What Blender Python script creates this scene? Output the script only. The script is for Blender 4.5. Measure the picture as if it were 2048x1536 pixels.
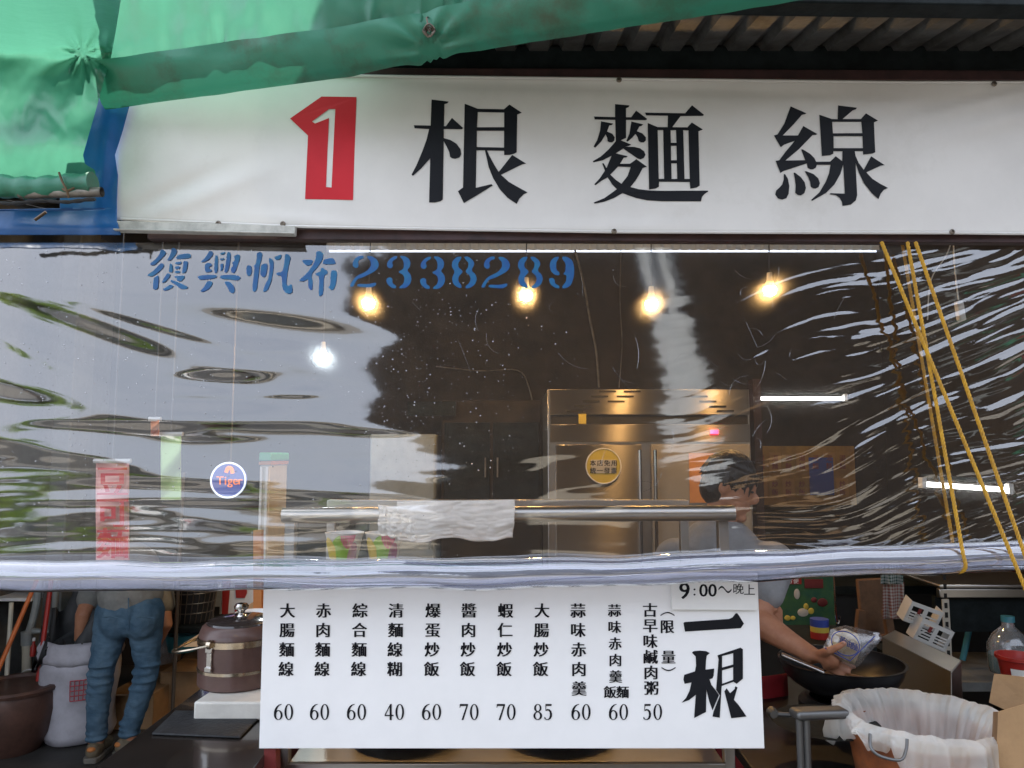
import bpy, bmesh, math, random
import numpy as np
from mathutils import Vector, Matrix, noise as mnoise

for o in list(bpy.data.objects):
    bpy.data.objects.remove(o, do_unlink=True)
random.seed(7)
S = bpy.context.scene
C = S.collection
R = math.radians

# ------------------------------------------------------------------ camera
CAMP = Vector((0.0, -2.0, 1.6))
PITCH = R(5.5)
FPX = 1490.0
cd = bpy.data.cameras.new('camera')
cam = bpy.data.objects.new('camera', cd)
C.objects.link(cam)
cam.location = CAMP
cam.rotation_euler = (R(90) + PITCH, 0, 0)
cd.sensor_width = 36
cd.lens = 36 * FPX / 2048
cd.clip_start = 0.02
cd.clip_end = 500
S.camera = cam
S.view_settings.view_transform = 'Standard'
S.view_settings.look = 'None'
S.view_settings.gamma = 1
S.view_settings.exposure = 2.2
S.cycles.use_denoising = True
S.cycles.max_bounces = 9
S.cycles.transparent_max_bounces = 16
S.cycles.sample_clamp_indirect = 6

# ------------------------------------------------------------------ sky and sun
SUN_EL, SUN_AZ = 58.0, 318.0          # azimuth clockwise from +Y
w = bpy.data.worlds.new('World')
S.world = w
w.use_nodes = True
nt = w.node_tree
bg = nt.nodes['Background']
sky = nt.nodes.new('ShaderNodeTexSky')
sky.sky_type = 'NISHITA'
sky.sun_disc = False
sky.sun_elevation = R(SUN_EL)
sky.sun_rotation = R(SUN_AZ)
sky.dust_density = 3.0
sky.air_density = 1.0
tc = nt.nodes.new('ShaderNodeTexCoord')
mp = nt.nodes.new('ShaderNodeMapping'); mp.inputs['Scale'].default_value = (1.4, 1.4, 4)
nz = nt.nodes.new('ShaderNodeTexNoise'); nz.inputs['Scale'].default_value = 1.6; nz.inputs['Detail'].default_value = 5
rp = nt.nodes.new('ShaderNodeValToRGB')
rp.color_ramp.elements[0].position = .3; rp.color_ramp.elements[0].color = (.74, .74, .74, 1)
rp.color_ramp.elements[1].position = .62; rp.color_ramp.elements[1].color = (.95, .95, .95, 1)
mx = nt.nodes.new('ShaderNodeMix'); mx.data_type = 'RGBA'
mx.inputs['B'].default_value = (4.9, 5.3, 6.2, 1)      # thin bright cloud
nt.links.new(tc.outputs['Generated'], mp.inputs['Vector']); nt.links.new(mp.outputs[0], nz.inputs['Vector'])
nt.links.new(nz.outputs['Fac'], rp.inputs[0]); nt.links.new(rp.outputs[0], mx.inputs['Factor'])
nt.links.new(sky.outputs[0], mx.inputs['A']); nt.links.new(mx.outputs['Result'], bg.inputs['Color'])
bg.inputs['Strength'].default_value = 0.10
sl = bpy.data.lights.new('sun', 'SUN'); sl.energy = 4.0; sl.angle = R(0.5); sl.color = (1, .95, .87)
so = bpy.data.objects.new('sun', sl); C.objects.link(so)
_ts = Vector((math.sin(R(SUN_AZ)) * math.cos(R(SUN_EL)), math.cos(R(SUN_AZ)) * math.cos(R(SUN_EL)), math.sin(R(SUN_EL))))
so.location = _ts * 60
so.rotation_euler = _ts.to_track_quat('Z', 'Y').to_euler()

# ------------------------------------------------------------------ helpers
_fw = Vector((0, math.cos(PITCH), math.sin(PITCH)))
_up = Vector((0, -math.sin(PITCH), math.cos(PITCH)))
def P(px, py, Y):
    """world point of a 2048x1536 photo pixel at world depth Y"""
    d = Vector(((px - 1024) / FPX, 0, 0)) + _fw + _up * ((768 - py) / FPX)
    return CAMP + d * ((Y - CAMP.y) / d.y)
def PZ(px, py, Z):
    d = Vector(((px - 1024) / FPX, 0, 0)) + _fw + _up * ((768 - py) / FPX)
    return CAMP + d * ((Z - CAMP.z) / d.z)
def PXOF(v):
    d = v - CAMP
    return 1024 + FPX * d.x / d.dot(_fw), 768 - FPX * d.dot(_up) / d.dot(_fw)

def frames(pts):
    pts = [Vector(p) for p in pts]
    n = len(pts); T = []
    for i in range(n):
        a = pts[max(0, i - 1)]; b = pts[min(n - 1, i + 1)]
        t = (b - a); T.append(t.normalized() if t.length > 1e-9 else Vector((0, 0, 1)))
    ref = Vector((0, 0, 1)) if abs(T[0].z) < .9 else Vector((1, 0, 0))
    u = T[0].cross(ref).normalized(); out = []
    for i in range(n):
        u = (u - T[i] * u.dot(T[i]))
        u = u.normalized() if u.length > 1e-6 else T[i].orthogonal().normalized()
        out.append((pts[i], T[i], u, T[i].cross(u).normalized()))
    return out
def spline(pts, n=6):
    pts = [Vector(p) for p in pts]; out = []
    for i in range(len(pts) - 1):
        p0 = pts[max(0, i - 1)]; p1 = pts[i]; p2 = pts[i + 1]; p3 = pts[min(len(pts) - 1, i + 2)]
        for k in range(n):
            t = k / n
            out.append(.5 * ((2 * p1) + (p2 - p0) * t + (2 * p0 - 5 * p1 + 4 * p2 - p3) * t * t + (3 * p1 - p0 - 3 * p2 + p3) * t ** 3))
    out.append(pts[-1]); return out

class MB:
    def __init__(s): s.v = []; s.f = []
    def add(s, vs, fs):
        b = len(s.v); s.v += [Vector(v) for v in vs]; s.f += [tuple(i + b for i in f) for f in fs]; return s
    def box(s, x0, x1, y0, y1, z0, z1, M=None):
        vs = [Vector((x, y, z)) for z in (z0, z1) for y in (y0, y1) for x in (x0, x1)]
        if M: vs = [M @ v for v in vs]
        return s.add(vs, [(0, 2, 3, 1), (4, 5, 7, 6), (0, 1, 5, 4), (2, 6, 7, 3), (0, 4, 6, 2), (1, 3, 7, 5)])
    def bar(s, a, b, wx, wy, up=(0, 0, 1)):
        a = Vector(a); b = Vector(b); t = (b - a); L = t.length; t.normalize()
        u = t.cross(Vector(up)); u = u.normalized() if u.length > 1e-5 else Vector((1, 0, 0)); n = u.cross(t)
        M = Matrix((u, n, t)).transposed().to_4x4(); M.translation = a
        return s.box(-wx / 2, wx / 2, -wy / 2, wy / 2, 0, L, M)
    def tube(s, pts, r, n=8, cap=True, sq=1.0):
        fr = frames(pts); m = len(fr); rr = r if isinstance(r, (list, tuple)) else [r] * m; b = len(s.v)
        for (p, t, u, v), q in zip(fr, rr):
            for k in range(n):
                a = 2 * math.pi * k / n
                s.v.append(p + u * math.cos(a) * q + v * math.sin(a) * q * sq)
        for i in range(m - 1):
            for k in range(n):
                k2 = (k + 1) % n
                s.f.append((b + i * n + k, b + i * n + k2, b + (i + 1) * n + k2, b + (i + 1) * n + k))
        if cap:
            s.f.append(tuple(b + k for k in reversed(range(n)))); s.f.append(tuple(b + (m - 1) * n + k for k in range(n)))
        return s
    def lathe(s, prof, c=(0, 0, 0), n=32, M=None, wob=None):
        b = len(s.v); c = Vector(c)
        for i, (r, z) in enumerate(prof):
            for k in range(n):
                a = 2 * math.pi * k / n; q = r * (wob(a, z) if wob else 1)
                p = Vector((q * math.cos(a), q * math.sin(a), z))
                if M: p = M @ p
                s.v.append(p + c)
        for i in range(len(prof) - 1):
            for k in range(n):
                k2 = (k + 1) % n
                s.f.append((b + i * n + k, b + i * n + k2, b + (i + 1) * n + k2, b + (i + 1) * n + k))
        if prof[0][0] > 1e-6: s.f.append(tuple(b + k for k in reversed(range(n))))
        if prof[-1][0] > 1e-6: s.f.append(tuple(b + (len(prof) - 1) * n + k for k in range(n)))
        return s
    def ell(s, c, rx, ry, rz, M=None, n=16, m=10):
        pr = [(max(1e-7, math.sin(math.pi * i / m)), -math.cos(math.pi * i / m)) for i in range(m + 1)]
        K = Matrix.Diagonal((rx, ry, rz, 1))
        if M: K = M.to_4x4() @ K
        t = MB().lathe(pr, (0, 0, 0), n, K)
        return s.add([v + Vector(c) for v in t.v], t.f)
    def caps(s, pts, rs, n=12, sq=1.0):
        s.tube(pts, rs, n, True, sq)
        for p, r in ((pts[0], rs[0]), (pts[-1], rs[-1])): s.ell(p, r, r, r)
        return s
    def prism(s, pts, off):
        n = len(pts); b = len(s.v); off = Vector(off)
        s.v += [Vector(p) for p in pts] + [Vector(p) + off for p in pts]
        s.f.append(tuple(range(b, b + n))); s.f.append(tuple(b + n + k for k in reversed(range(n))))
        for k in range(n):
            k2 = (k + 1) % n; s.f.append((b + k2, b + k, b + n + k, b + n + k2))
        return s
    def grid(s, nu, nv, fn):
        b = len(s.v)
        for j in range(nv + 1):
            for i in range(nu + 1): s.v.append(Vector(fn(i / nu, j / nv)))
        for j in range(nv):
            for i in range(nu):
                a = b + j * (nu + 1) + i; s.f.append((a, a + 1, a + nu + 2, a + nu + 1))
        return s

WL = {}
def tagit(o, label=None, cat=None, group=None, kind=None):
    if label: o['label'] = label
    if cat: o['category'] = cat
    if group: o['group'] = group
    if kind: o['kind'] = kind
def empty(name, loc, label, cat, group=None):
    o = bpy.data.objects.new(name, None); C.objects.link(o); o.location = loc; o.empty_display_size = .05
    WL[o.name] = Vector(loc); tagit(o, label, cat, group); return o
def add(name, mb, m, parent=None, label=None, cat=None, group=None, kind=None, smooth=True, bevel=0, seg=2, thick=0, ang=35, sub=0):
    if isinstance(mb, bpy.types.Mesh):
        vs = None; me = mb
    else:
        me = bpy.data.meshes.new(name); vs = mb.v
    if parent is not None: L = WL[parent.name]
    else:
        pts = [v.co for v in me.vertices] if vs is None else vs
        xs = [p[0] for p in pts]; ys = [p[1] for p in pts]; zs = [p[2] for p in pts]
        L = Vector(((min(xs) + max(xs)) / 2, (min(ys) + max(ys)) / 2, min(zs)))
    if vs is None:
        me.transform(Matrix.Translation(-L))
    else:
        me.from_pydata([tuple(v - L) for v in vs], [], mb.f); me.validate()
        bm = bmesh.new(); bm.from_mesh(me); bmesh.ops.recalc_face_normals(bm, faces=bm.faces); bm.to_mesh(me); bm.free()
    me.name = name
    o = bpy.data.objects.new(name, me); C.objects.link(o)
    if parent is not None: o.parent = parent
    else: o.location = L
    WL[o.name] = L
    if m and m.name == 'brushed_steel':
        uv = me.uv_layers.new(name='UVMap')
        for lp in me.loops: uv.data[lp.index].uv = (me.vertices[lp.vertex_index].co.x + .3 * me.vertices[lp.vertex_index].co.y, me.vertices[lp.vertex_index].co.z)
    if m:
        me.materials.clear(); me.materials.append(m)
    if smooth:
        me.shade_smooth()
        if ang:
            try: me.set_sharp_from_angle(angle=R(ang))
            except Exception: pass
    if thick:
        q = o.modifiers.new('solid', 'SOLIDIFY'); q.thickness = thick; q.offset = 0
    if bevel:
        q = o.modifiers.new('bevel', 'BEVEL'); q.width = bevel; q.segments = seg; q.limit_method = 'ANGLE'; q.angle_limit = R(40)
    if sub:
        q = o.modifiers.new('sub', 'SUBSURF'); q.levels = sub; q.render_levels = sub
    tagit(o, label, cat, group, kind)
    return o
def blob(mb, voxel=.01, smooth=8, fac=.5):
    me = bpy.data.meshes.new('tmp'); me.from_pydata([tuple(v) for v in mb.v], [], mb.f)
    bm = bmesh.new(); bm.from_mesh(me); bmesh.ops.recalc_face_normals(bm, faces=bm.faces); bm.to_mesh(me); bm.free()
    o = bpy.data.objects.new('tmp', me); C.objects.link(o)
    q = o.modifiers.new('r', 'REMESH'); q.mode = 'VOXEL'; q.voxel_size = voxel
    if smooth:
        q = o.modifiers.new('s', 'SMOOTH'); q.factor = fac; q.iterations = smooth
    dg = bpy.context.evaluated_depsgraph_get(); dg.update()
    out = bpy.data.meshes.new_from_object(o.evaluated_get(dg))
    bpy.data.objects.remove(o, do_unlink=True); return out
def fill(polys, fmap, res=None, holes=True):
    """fill outlines (holes by even-odd) in pixel space, then map every point with fmap(px, py)"""
    cu = bpy.data.curves.new('tmp', 'CURVE'); cu.dimensions = '2D'; cu.fill_mode = 'BOTH'
    for pl in polys:
        sp = cu.splines.new('POLY'); sp.points.add(len(pl) - 1); sp.use_cyclic_u = True
        for q, (x, y) in zip(sp.points, pl): q.co = (x / 100, -y / 100, 0, 1)
    o = bpy.data.objects.new('tmp', cu); C.objects.link(o)
    dg = bpy.context.evaluated_depsgraph_get(); dg.update()
    me = bpy.data.meshes.new_from_object(o.evaluated_get(dg))
    mb = MB(); mb.add([fmap(v.co.x * 100, -v.co.y * 100) for v in me.vertices], [tuple(p.vertices) for p in me.polygons])
    bpy.data.objects.remove(o, do_unlink=True); return mb
_gl = {}
def glyph(ch):
    if ch not in _gl:
        cu = bpy.data.curves.new('tmp', 'FONT'); cu.body = ch; cu.resolution_u = 3; cu.dimensions = '2D'; cu.fill_mode = 'BOTH'
        o = bpy.data.objects.new('tmp', cu); C.objects.link(o)
        dg = bpy.context.evaluated_depsgraph_get(); dg.update()
        me = bpy.data.meshes.new_from_object(o.evaluated_get(dg))
        _gl[ch] = ([tuple(v.co) for v in me.vertices], [tuple(p.vertices) for p in me.polygons])
        bpy.data.objects.remove(o, do_unlink=True)
    return _gl[ch]
def put_text(mb, ch, cx, cy, size, fmap, smear=0.03, k=3, sx=1.0, lift=.00012, cy0=.38):
    vs, fs = glyph(ch)
    if not vs: return
    x0 = min(v[0] for v in vs); x1 = max(v[0] for v in vs); mid = (x0 + x1) / 2
    for i in range(k):
        d = (i - (k - 1) / 2) * smear
        mb.add([fmap(cx + (v[0] - mid + d) * size * sx, cy - (v[1] - cy0) * size, i * lift) for v in vs], fs)

# ------------------------------------------------------------------ materials
def mat(name, col, rough=.5, metal=0, spec=.5, var=0, vscale=8, col2=None, bump=0, bscale=60, bstretch=None, trans=0, tcol=None, aniso=0, coat=0, sheen=0, rvar=0):
    m = bpy.data.materials.new(name); m.use_nodes = True
    n = m.node_tree.nodes; l = m.node_tree.links
    b = n['Principled BSDF']; out = n['Material Output']
    b.inputs['Base Color'].default_value = (*col, 1); b.inputs['Roughness'].default_value = rough
    b.inputs['Metallic'].default_value = metal; b.inputs['Specular IOR Level'].default_value = spec
    b.inputs['Anisotropic'].default_value = aniso; b.inputs['Coat Weight'].default_value = coat
    if aniso: b.inputs['Anisotropic Rotation'].default_value = 0
    b.inputs['Sheen Weight'].default_value = sheen
    t = n.new('ShaderNodeTexCoord')
    if var or col2:
        z = n.new('ShaderNodeTexNoise'); z.inputs['Scale'].default_value = vscale; z.inputs['Detail'].default_value = 6; z.inputs['Roughness'].default_value = .65
        l.new(t.outputs['Object'], z.inputs['Vector'])
        r = n.new('ShaderNodeValToRGB'); l.new(z.outputs['Fac'], r.inputs[0])
        c2 = col2 or tuple(max(0, c * (1 - var)) for c in col); c1 = col if col2 else tuple(min(1, c * (1 + var * .6)) for c in col)
        r.color_ramp.elements[0].position = .35; r.color_ramp.elements[0].color = (*c2, 1)
        r.color_ramp.elements[1].position = .62; r.color_ramp.elements[1].color = (*c1, 1)
        l.new(r.outputs[0], b.inputs['Base Color'])
        if rvar:
            q = n.new('ShaderNodeMapRange'); l.new(z.outputs['Fac'], q.inputs['Value'])
            q.inputs['To Min'].default_value = rough + rvar; q.inputs['To Max'].default_value = max(.02, rough - rvar); l.new(q.outputs[0], b.inputs['Roughness'])
    if bump:
        z = n.new('ShaderNodeTexNoise'); z.inputs['Scale'].default_value = bscale; z.inputs['Detail'].default_value = 4
        if bstretch:
            mpp = n.new('ShaderNodeMapping'); mpp.inputs['Scale'].default_value = bstretch; l.new(t.outputs['Object'], mpp.inputs['Vector']); l.new(mpp.outputs[0], z.inputs['Vector'])
        else: l.new(t.outputs['Object'], z.inputs['Vector'])
        bp = n.new('ShaderNodeBump'); bp.inputs['Strength'].default_value = bump; bp.inputs['Distance'].default_value = .01
        l.new(z.outputs['Fac'], bp.inputs['Height']); l.new(bp.outputs[0], b.inputs['Normal'])
    if trans:
        tr = n.new('ShaderNodeBsdfTranslucent'); tr.inputs['Color'].default_value = (*(tcol or col), 1)
        mxx = n.new('ShaderNodeMixShader'); mxx.inputs[0].default_value = trans
        l.new(b.outputs[0], mxx.inputs[1]); l.new(tr.outputs[0], mxx.inputs[2]); l.new(mxx.outputs[0], out.inputs[0])
    return m
def emit(name, col, st):
    m = bpy.data.materials.new(name); m.use_nodes = True
    b = m.node_tree.nodes['Principled BSDF']
    b.inputs['Base Color'].default_value = (*col, 1); b.inputs['Emission Color'].default_value = (*col, 1); b.inputs['Emission Strength'].default_value = st
    return m
def film(name, tint, refl, rough=.0, haze=0.0, hazecol=(.8, .82, .9), bump=0, bscale=40, scat=0):
    """thin clear plastic: straight-through transparency, two-sided Fresnel reflection, a little milky haze"""
    m = bpy.data.materials.new(name); m.use_nodes = True
    n = m.node_tree.nodes; l = m.node_tree.links; n.remove(n['Principled BSDF']); out = n['Material Output']
    tr = n.new('ShaderNodeBsdfTransparent'); tr.inputs[0].default_value = (*tint, 1)
    gl = n.new('ShaderNodeBsdfGlossy'); gl.inputs['Roughness'].default_value = rough
    fr = n.new('ShaderNodeFresnel'); ge = n.new('ShaderNodeNewGeometry'); mi = n.new('ShaderNodeMapRange')
    mi.inputs['To Min'].default_value = 1.5; mi.inputs['To Max'].default_value = 1 / 1.5      # same reflectance from either side of the sheet
    l.new(ge.outputs['Backfacing'], mi.inputs['Value']); l.new(mi.outputs[0], fr.inputs[0])
    mu = n.new('ShaderNodeMath'); mu.operation = 'MULTIPLY'; mu.inputs[1].default_value = refl; mu.use_clamp = True
    l.new(fr.outputs[0], mu.inputs[0])
    df = n.new('ShaderNodeBsdfDiffuse'); df.inputs[0].default_value = (*hazecol, 1)
    if scat:      # grime on the film scatters a little light forward
        rfs = []
        for ior in (1.03, 1 / 1.03):
            rf = n.new('ShaderNodeBsdfRefraction'); rf.inputs['IOR'].default_value = ior; rf.inputs['Roughness'].default_value = .72; rf.inputs[0].default_value = (*tint, 1); rfs.append(rf)
        rm = n.new('ShaderNodeMixShader'); rm.inputs[0].default_value = .5; l.new(rfs[0].outputs[0], rm.inputs[1]); l.new(rfs[1].outputs[0], rm.inputs[2])
        sx = n.new('ShaderNodeMixShader'); sx.inputs[0].default_value = scat; l.new(tr.outputs[0], sx.inputs[1]); l.new(rm.outputs[0], sx.inputs[2]); tr = sx
    tl = n.new('ShaderNodeBsdfTranslucent'); tl.inputs[0].default_value = (*hazecol, 1)
    a0 = n.new('ShaderNodeMixShader'); a0.inputs[0].default_value = .5; l.new(df.outputs[0], a0.inputs[1]); l.new(tl.outputs[0], a0.inputs[2])
    a1 = n.new('ShaderNodeMixShader'); l.new(tr.outputs[0], a1.inputs[1]); l.new(a0.outputs[0], a1.inputs[2])
    t = n.new('ShaderNodeTexCoord'); z = n.new('ShaderNodeTexNoise'); z.inputs['Scale'].default_value = 5; z.inputs['Detail'].default_value = 6
    l.new(t.outputs['Object'], z.inputs['Vector'])
    q = n.new('ShaderNodeMapRange'); l.new(z.outputs['Fac'], q.inputs['Value']); q.inputs['To Min'].default_value = haze * .4; q.inputs['To Max'].default_value = haze * 1.6
    l.new(q.outputs[0], a1.inputs[0])
    a2 = n.new('ShaderNodeMixShader'); l.new(mu.outputs[0], a2.inputs[0]); l.new(a1.outputs[0], a2.inputs[1]); l.new(gl.outputs[0], a2.inputs[2])
    if bump:
        z2 = n.new('ShaderNodeTexNoise'); z2.inputs['Scale'].default_value = bscale; z2.inputs['Detail'].default_value = 3
        l.new(t.outputs['Object'], z2.inputs['Vector'])
        bp = n.new('ShaderNodeBump'); bp.inputs['Strength'].default_value = bump; bp.inputs['Distance'].default_value = .004
        l.new(z2.outputs['Fac'], bp.inputs['Height']); l.new(bp.outputs[0], gl.inputs['Normal'])
    l.new(a2.outputs[0], out.inputs[0]); return m

M = {}
M['vinyl'] = mat('banner_vinyl', (.72, .70, .665), .42, spec=.35, var=.06, vscale=3, bump=.04, bscale=500, trans=.12)
M['black'] = mat('black_vinyl', (.012, .013, .016), .45, spec=.12, var=.2, vscale=4)
M['red'] = mat('red_vinyl', (.50, .022, .032), .45, spec=.15, var=.08, vscale=5)
M['frame'] = mat('oxide_red_paint', (.035, .014, .014), .55, var=.4, vscale=20, bump=.1)
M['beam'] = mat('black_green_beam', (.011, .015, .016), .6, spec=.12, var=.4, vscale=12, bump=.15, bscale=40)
M['tin'] = mat('rusty_tin', (.105, .107, .104), .6, spec=.2, col2=(.05, .048, .045), vscale=9, bump=.3, bscale=30)
M['tinwhite'] = mat('clear_white_tin', (.6, .58, .5), .5, trans=.22, var=.1, vscale=5)
M['green'] = mat('green_tarp', (.032, .215, .13), .3, spec=.6, col2=(.026, .165, .10), vscale=4, bump=.3, bscale=11, trans=.25, tcol=(.10, .34, .225))
def stain(m, col, sc, lo, hi, amt):
    n = m.node_tree.nodes; l = m.node_tree.links; b = [q for q in n if q.type == 'BSDF_PRINCIPLED'][0]; src = b.inputs['Base Color'].links[0].from_socket
    t = n.new('ShaderNodeTexCoord'); z = n.new('ShaderNodeTexNoise'); z.inputs['Scale'].default_value = sc; z.inputs['Detail'].default_value = 7; z.inputs['Roughness'].default_value = .7; l.new(t.outputs['Object'], z.inputs['Vector'])
    q = n.new('ShaderNodeMapRange'); q.inputs['From Min'].default_value = lo; q.inputs['From Max'].default_value = hi; q.inputs['To Max'].default_value = amt; l.new(z.outputs['Fac'], q.inputs['Value'])
    mx_ = n.new('ShaderNodeMix'); mx_.data_type = 'RGBA'; l.new(q.outputs[0], mx_.inputs['Factor']); l.new(src, mx_.inputs['A']); mx_.inputs['B'].default_value = (*col, 1); l.new(mx_.outputs['Result'], b.inputs['Base Color'])
stain(M['green'], (.07, .10, .045), 3.1, .54, .74, .55); stain(M['vinyl'], (.40, .37, .30), 2.3, .56, .82, .5)
M['greendk'] = mat('green_tarp_hem', (.03, .20, .125), .4, spec=.5, col2=(.035, .2, .12), vscale=7, bump=.15, bscale=22, trans=.06, tcol=(.04, .30, .18))
stain(M['greendk'], (.05, .06, .03), 5, .5, .7, .8)
M['blue'] = mat('blue_tarp', (.012, .115, .34), .33, spec=.5, col2=(.01, .085, .26), vscale=6, bump=.2, bscale=25, trans=.12, tcol=(.02, .2, .5))
M['pipe'] = mat('galvanised_pipe', (.22, .20, .17), .5, metal=.5, var=.4, vscale=20)
M['wire'] = mat('rusty_wire', (.10, .06, .03), .6, metal=.4, var=.3)
M['alu'] = mat('white_trim_metal', (.45, .44, .40), .4, var=.25, vscale=25, bump=.1)
M['bolt'] = mat('bolt_metal', (.18, .15, .12), .4, metal=.8)
M['board'] = mat('menu_board_plastic', (.85, .845, .83), .35, spec=.4, var=.025, vscale=7)

M['paper'] = mat('note_card', (.78, .77, .73), .55, var=.03, vscale=12)
M['ink'] = mat('menu_ink', (.008, .008, .011), .5, spec=.12)
M['film'] = film('clear_curtain_plastic', (.93, .94, .95), 4.7, .05, .012, bump=.018, bscale=9, scat=.04)
M['hem'] = film('rolled_clear_plastic', (.86, .88, .97), 6.0, .035, .17, (.70, .73, .90), bump=.25, bscale=24)
M['stencil'] = mat('blue_stencil_paint', (.006, .075, .30), .35, col2=(.005, .15, .32), vscale=28, trans=.25, tcol=(.01, .16, .45))
M['drop'] = film('water_bead', (.8, .82, .85), 6, .05, .10, (.9, .92, .95))
M['rope'] = mat('yellow_rope', (.56, .31, .018), .65, col2=(.36, .19, .02), vscale=35)
M['steel'] = mat('stainless_steel', (.50, .48, .45), .3, metal=1, var=.08, vscale=5, bump=.02, bscale=200)
M['brushed'] = mat('brushed_steel', (.33, .305, .275), .40, metal=1, aniso=1.0)
M['brushed'].node_tree.nodes['Principled BSDF'].inputs['Anisotropic Rotation'].default_value = .25
_n = M['brushed'].node_tree.nodes; _t = _n.new('ShaderNodeTangent'); _t.direction_type = 'UV_MAP'
M['brushed'].node_tree.links.new(_t.outputs[0], _n['Principled BSDF'].inputs['Tangent'])
M['polish'] = mat('polished_steel', (.6, .58, .55), .12, metal=1)
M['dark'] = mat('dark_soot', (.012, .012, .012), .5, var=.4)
M['slot'] = mat('vent_dark', (.008, .007, .006), .7)
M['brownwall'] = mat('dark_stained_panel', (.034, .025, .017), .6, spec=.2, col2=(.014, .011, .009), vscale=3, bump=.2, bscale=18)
M['greywall'] = mat('grey_plaster', (.17, .18, .175), .7, col2=(.09, .09, .085), vscale=4, bump=.15)
M['ground'] = mat('wet_dark_concrete', (.05, .048, .044), .6, col2=(.028, .027, .025), vscale=1.5, bump=.3, bscale=12, rvar=.2)
M['asphalt'] = mat('asphalt', (.150, .142, .130), .75, var=.25, vscale=3, bump=.3, bscale=80)
M['white'] = mat('white_paint', (.72, .72, .70), .4, var=.06)
M['cream'] = mat('cream_panel', (.50, .46, .38), .5, var=.1)
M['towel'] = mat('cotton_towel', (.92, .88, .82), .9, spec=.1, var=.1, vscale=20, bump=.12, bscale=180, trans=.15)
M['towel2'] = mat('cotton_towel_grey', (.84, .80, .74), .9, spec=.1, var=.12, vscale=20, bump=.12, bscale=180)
M['gauze'] = None
M['potbrown'] = mat('brown_enamel', (.10, .055, .046), .38, spec=.5, var=.1, vscale=30, coat=.2)
M['gold'] = mat('pot_band', (.55, .47, .36), .22, metal=1, var=.15, vscale=15)
M['lidblack'] = mat('pot_lid', (.035, .03, .03), .15, coat=.5)
M['matblack'] = mat('black_mat', (.02, .022, .024), .7, var=.3, vscale=40, bump=.5, bscale=90, bstretch=(1, 1, 1))
M['counter'] = mat('dark_polished_counter', (.022, .019, .017), .16, spec=.6, var=.3, vscale=6, coat=.3)
M['foam'] = mat('white_foam_block', (.66, .64, .58), .6, var=.1, vscale=9, bump=.1)
M['card'] = mat('cardboard', (.33, .20, .095), .75, var=.14, vscale=14, bump=.08, bscale=90)
M['carddk'] = mat('old_cardboard', (.20, .125, .065), .8, var=.2, vscale=14)
M['denim'] = mat('blue_denim', (.085, .145, .20), .85, spec=.15, col2=(.042, .085, .13), vscale=9, bump=.5, bscale=26, bstretch=(1, 1, 2.6))
M['tee'] = mat('grey_cotton', (.20, .20, .185), .9, spec=.1, var=.2, vscale=9, bump=.35, bscale=25)
M['tee2'] = mat('light_grey_cotton', (.24, .25, .26), .9, spec=.1, var=.2, vscale=9, bump=.35, bscale=25)
M['collar'] = mat('teal_collar', (.10, .26, .28), .8)
M['apron'] = mat('red_apron', (.28, .012, .02), .7, var=.2)
M['skin'] = mat('skin', (.42, .20, .115), .5, spec=.4, col2=(.36, .155, .085), vscale=22, bump=.06, bscale=120)
M['nail'] = mat('finger_nail', (.55, .30, .22), .3)
M['hair'] = mat('black_hair', (.010, .009, .009), .42, var=.4, vscale=70, bump=.6, bscale=120, bstretch=(1, 1, .25))
M['glove'] = mat('dark_green_glove', (.012, .02, .018), .7, var=.3)
M['shoe'] = mat('olive_shoe', (.125, .10, .062), .75, var=.3, vscale=35, bump=.4, bscale=90)
M['sole'] = mat('shoe_sole', (.13, .12, .10), .7, var=.3, vscale=30)
M['orange'] = mat('orange_patch', (.42, .15, .035), .7, var=.2)
M['sack'] = mat('woven_white_sack', (.50, .49, .53), .75, col2=(.36, .35, .38), vscale=7, bump=.4, bscale=16, trans=.1)
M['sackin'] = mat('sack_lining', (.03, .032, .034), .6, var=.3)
M['redink'] = mat('red_print', (.42, .06, .07), .7)
M['clay'] = mat('brown_clay', (.085, .042, .03), .5, var=.3, vscale=12, coat=.1)
M['orangeplastic'] = mat('orange_plastic', (.55, .14, .03), .4, var=.15)
M['redplastic'] = mat('red_plastic', (.34, .024, .018), .35, var=.15)
M['pvc'] = mat('grey_pvc', (.26, .28, .27), .5, var=.15)
M['beige'] = mat('beige_pipe', (.52, .48, .38), .5, var=.1)
M['teal'] = mat('teal_plastic', (.02, .15, .18), .4)
M['wokiron'] = mat('wok_iron', (.014, .014, .015), .38, metal=.3, var=.4, vscale=20)
M['noodle'] = mat('dry_noodles', (.66, .54, .33), .6, col2=(.46, .35, .19), vscale=45, bump=.5, bscale=90)
M['bag'] = film('noodle_bag_plastic', (.92, .92, .94), 3.5, .08, .10, (.72, .74, .80), bump=.5, bscale=60)
M['bluelogo'] = mat('blue_print', (.03, .06, .30), .5)
M['bulb'] = emit('warm_bulb', (1, .56, .19), 130)
M['led'] = emit('cool_lamp', (.85, .97, 1), 60)
M['dullsteel'] = mat('dull_steel', (.15, .15, .147), .5, metal=.9, var=.1)
M['tube'] = emit('fluorescent_tube', (1, .98, .92), 3)
M['redled'] = emit('red_display', (1, .02, .05), 4)
M['wirew'] = mat('white_cable', (.55, .53, .48), .5)
M['wireb'] = mat('black_cable', (.02, .02, .02), .5)
M['yellow'] = mat('yellow_sticker', (.55, .42, .06), .5, var=.05)
M['orangepaper'] = mat('orange_paper', (.62, .27, .09), .7, var=.1)
M['yellowpaper'] = mat('amber_poster', (.26, .14, .02), .6, var=.2, vscale=15)
M['yellowpaper2'] = mat('dull_orange_strip', (.32, .17, .04), .7)
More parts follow.
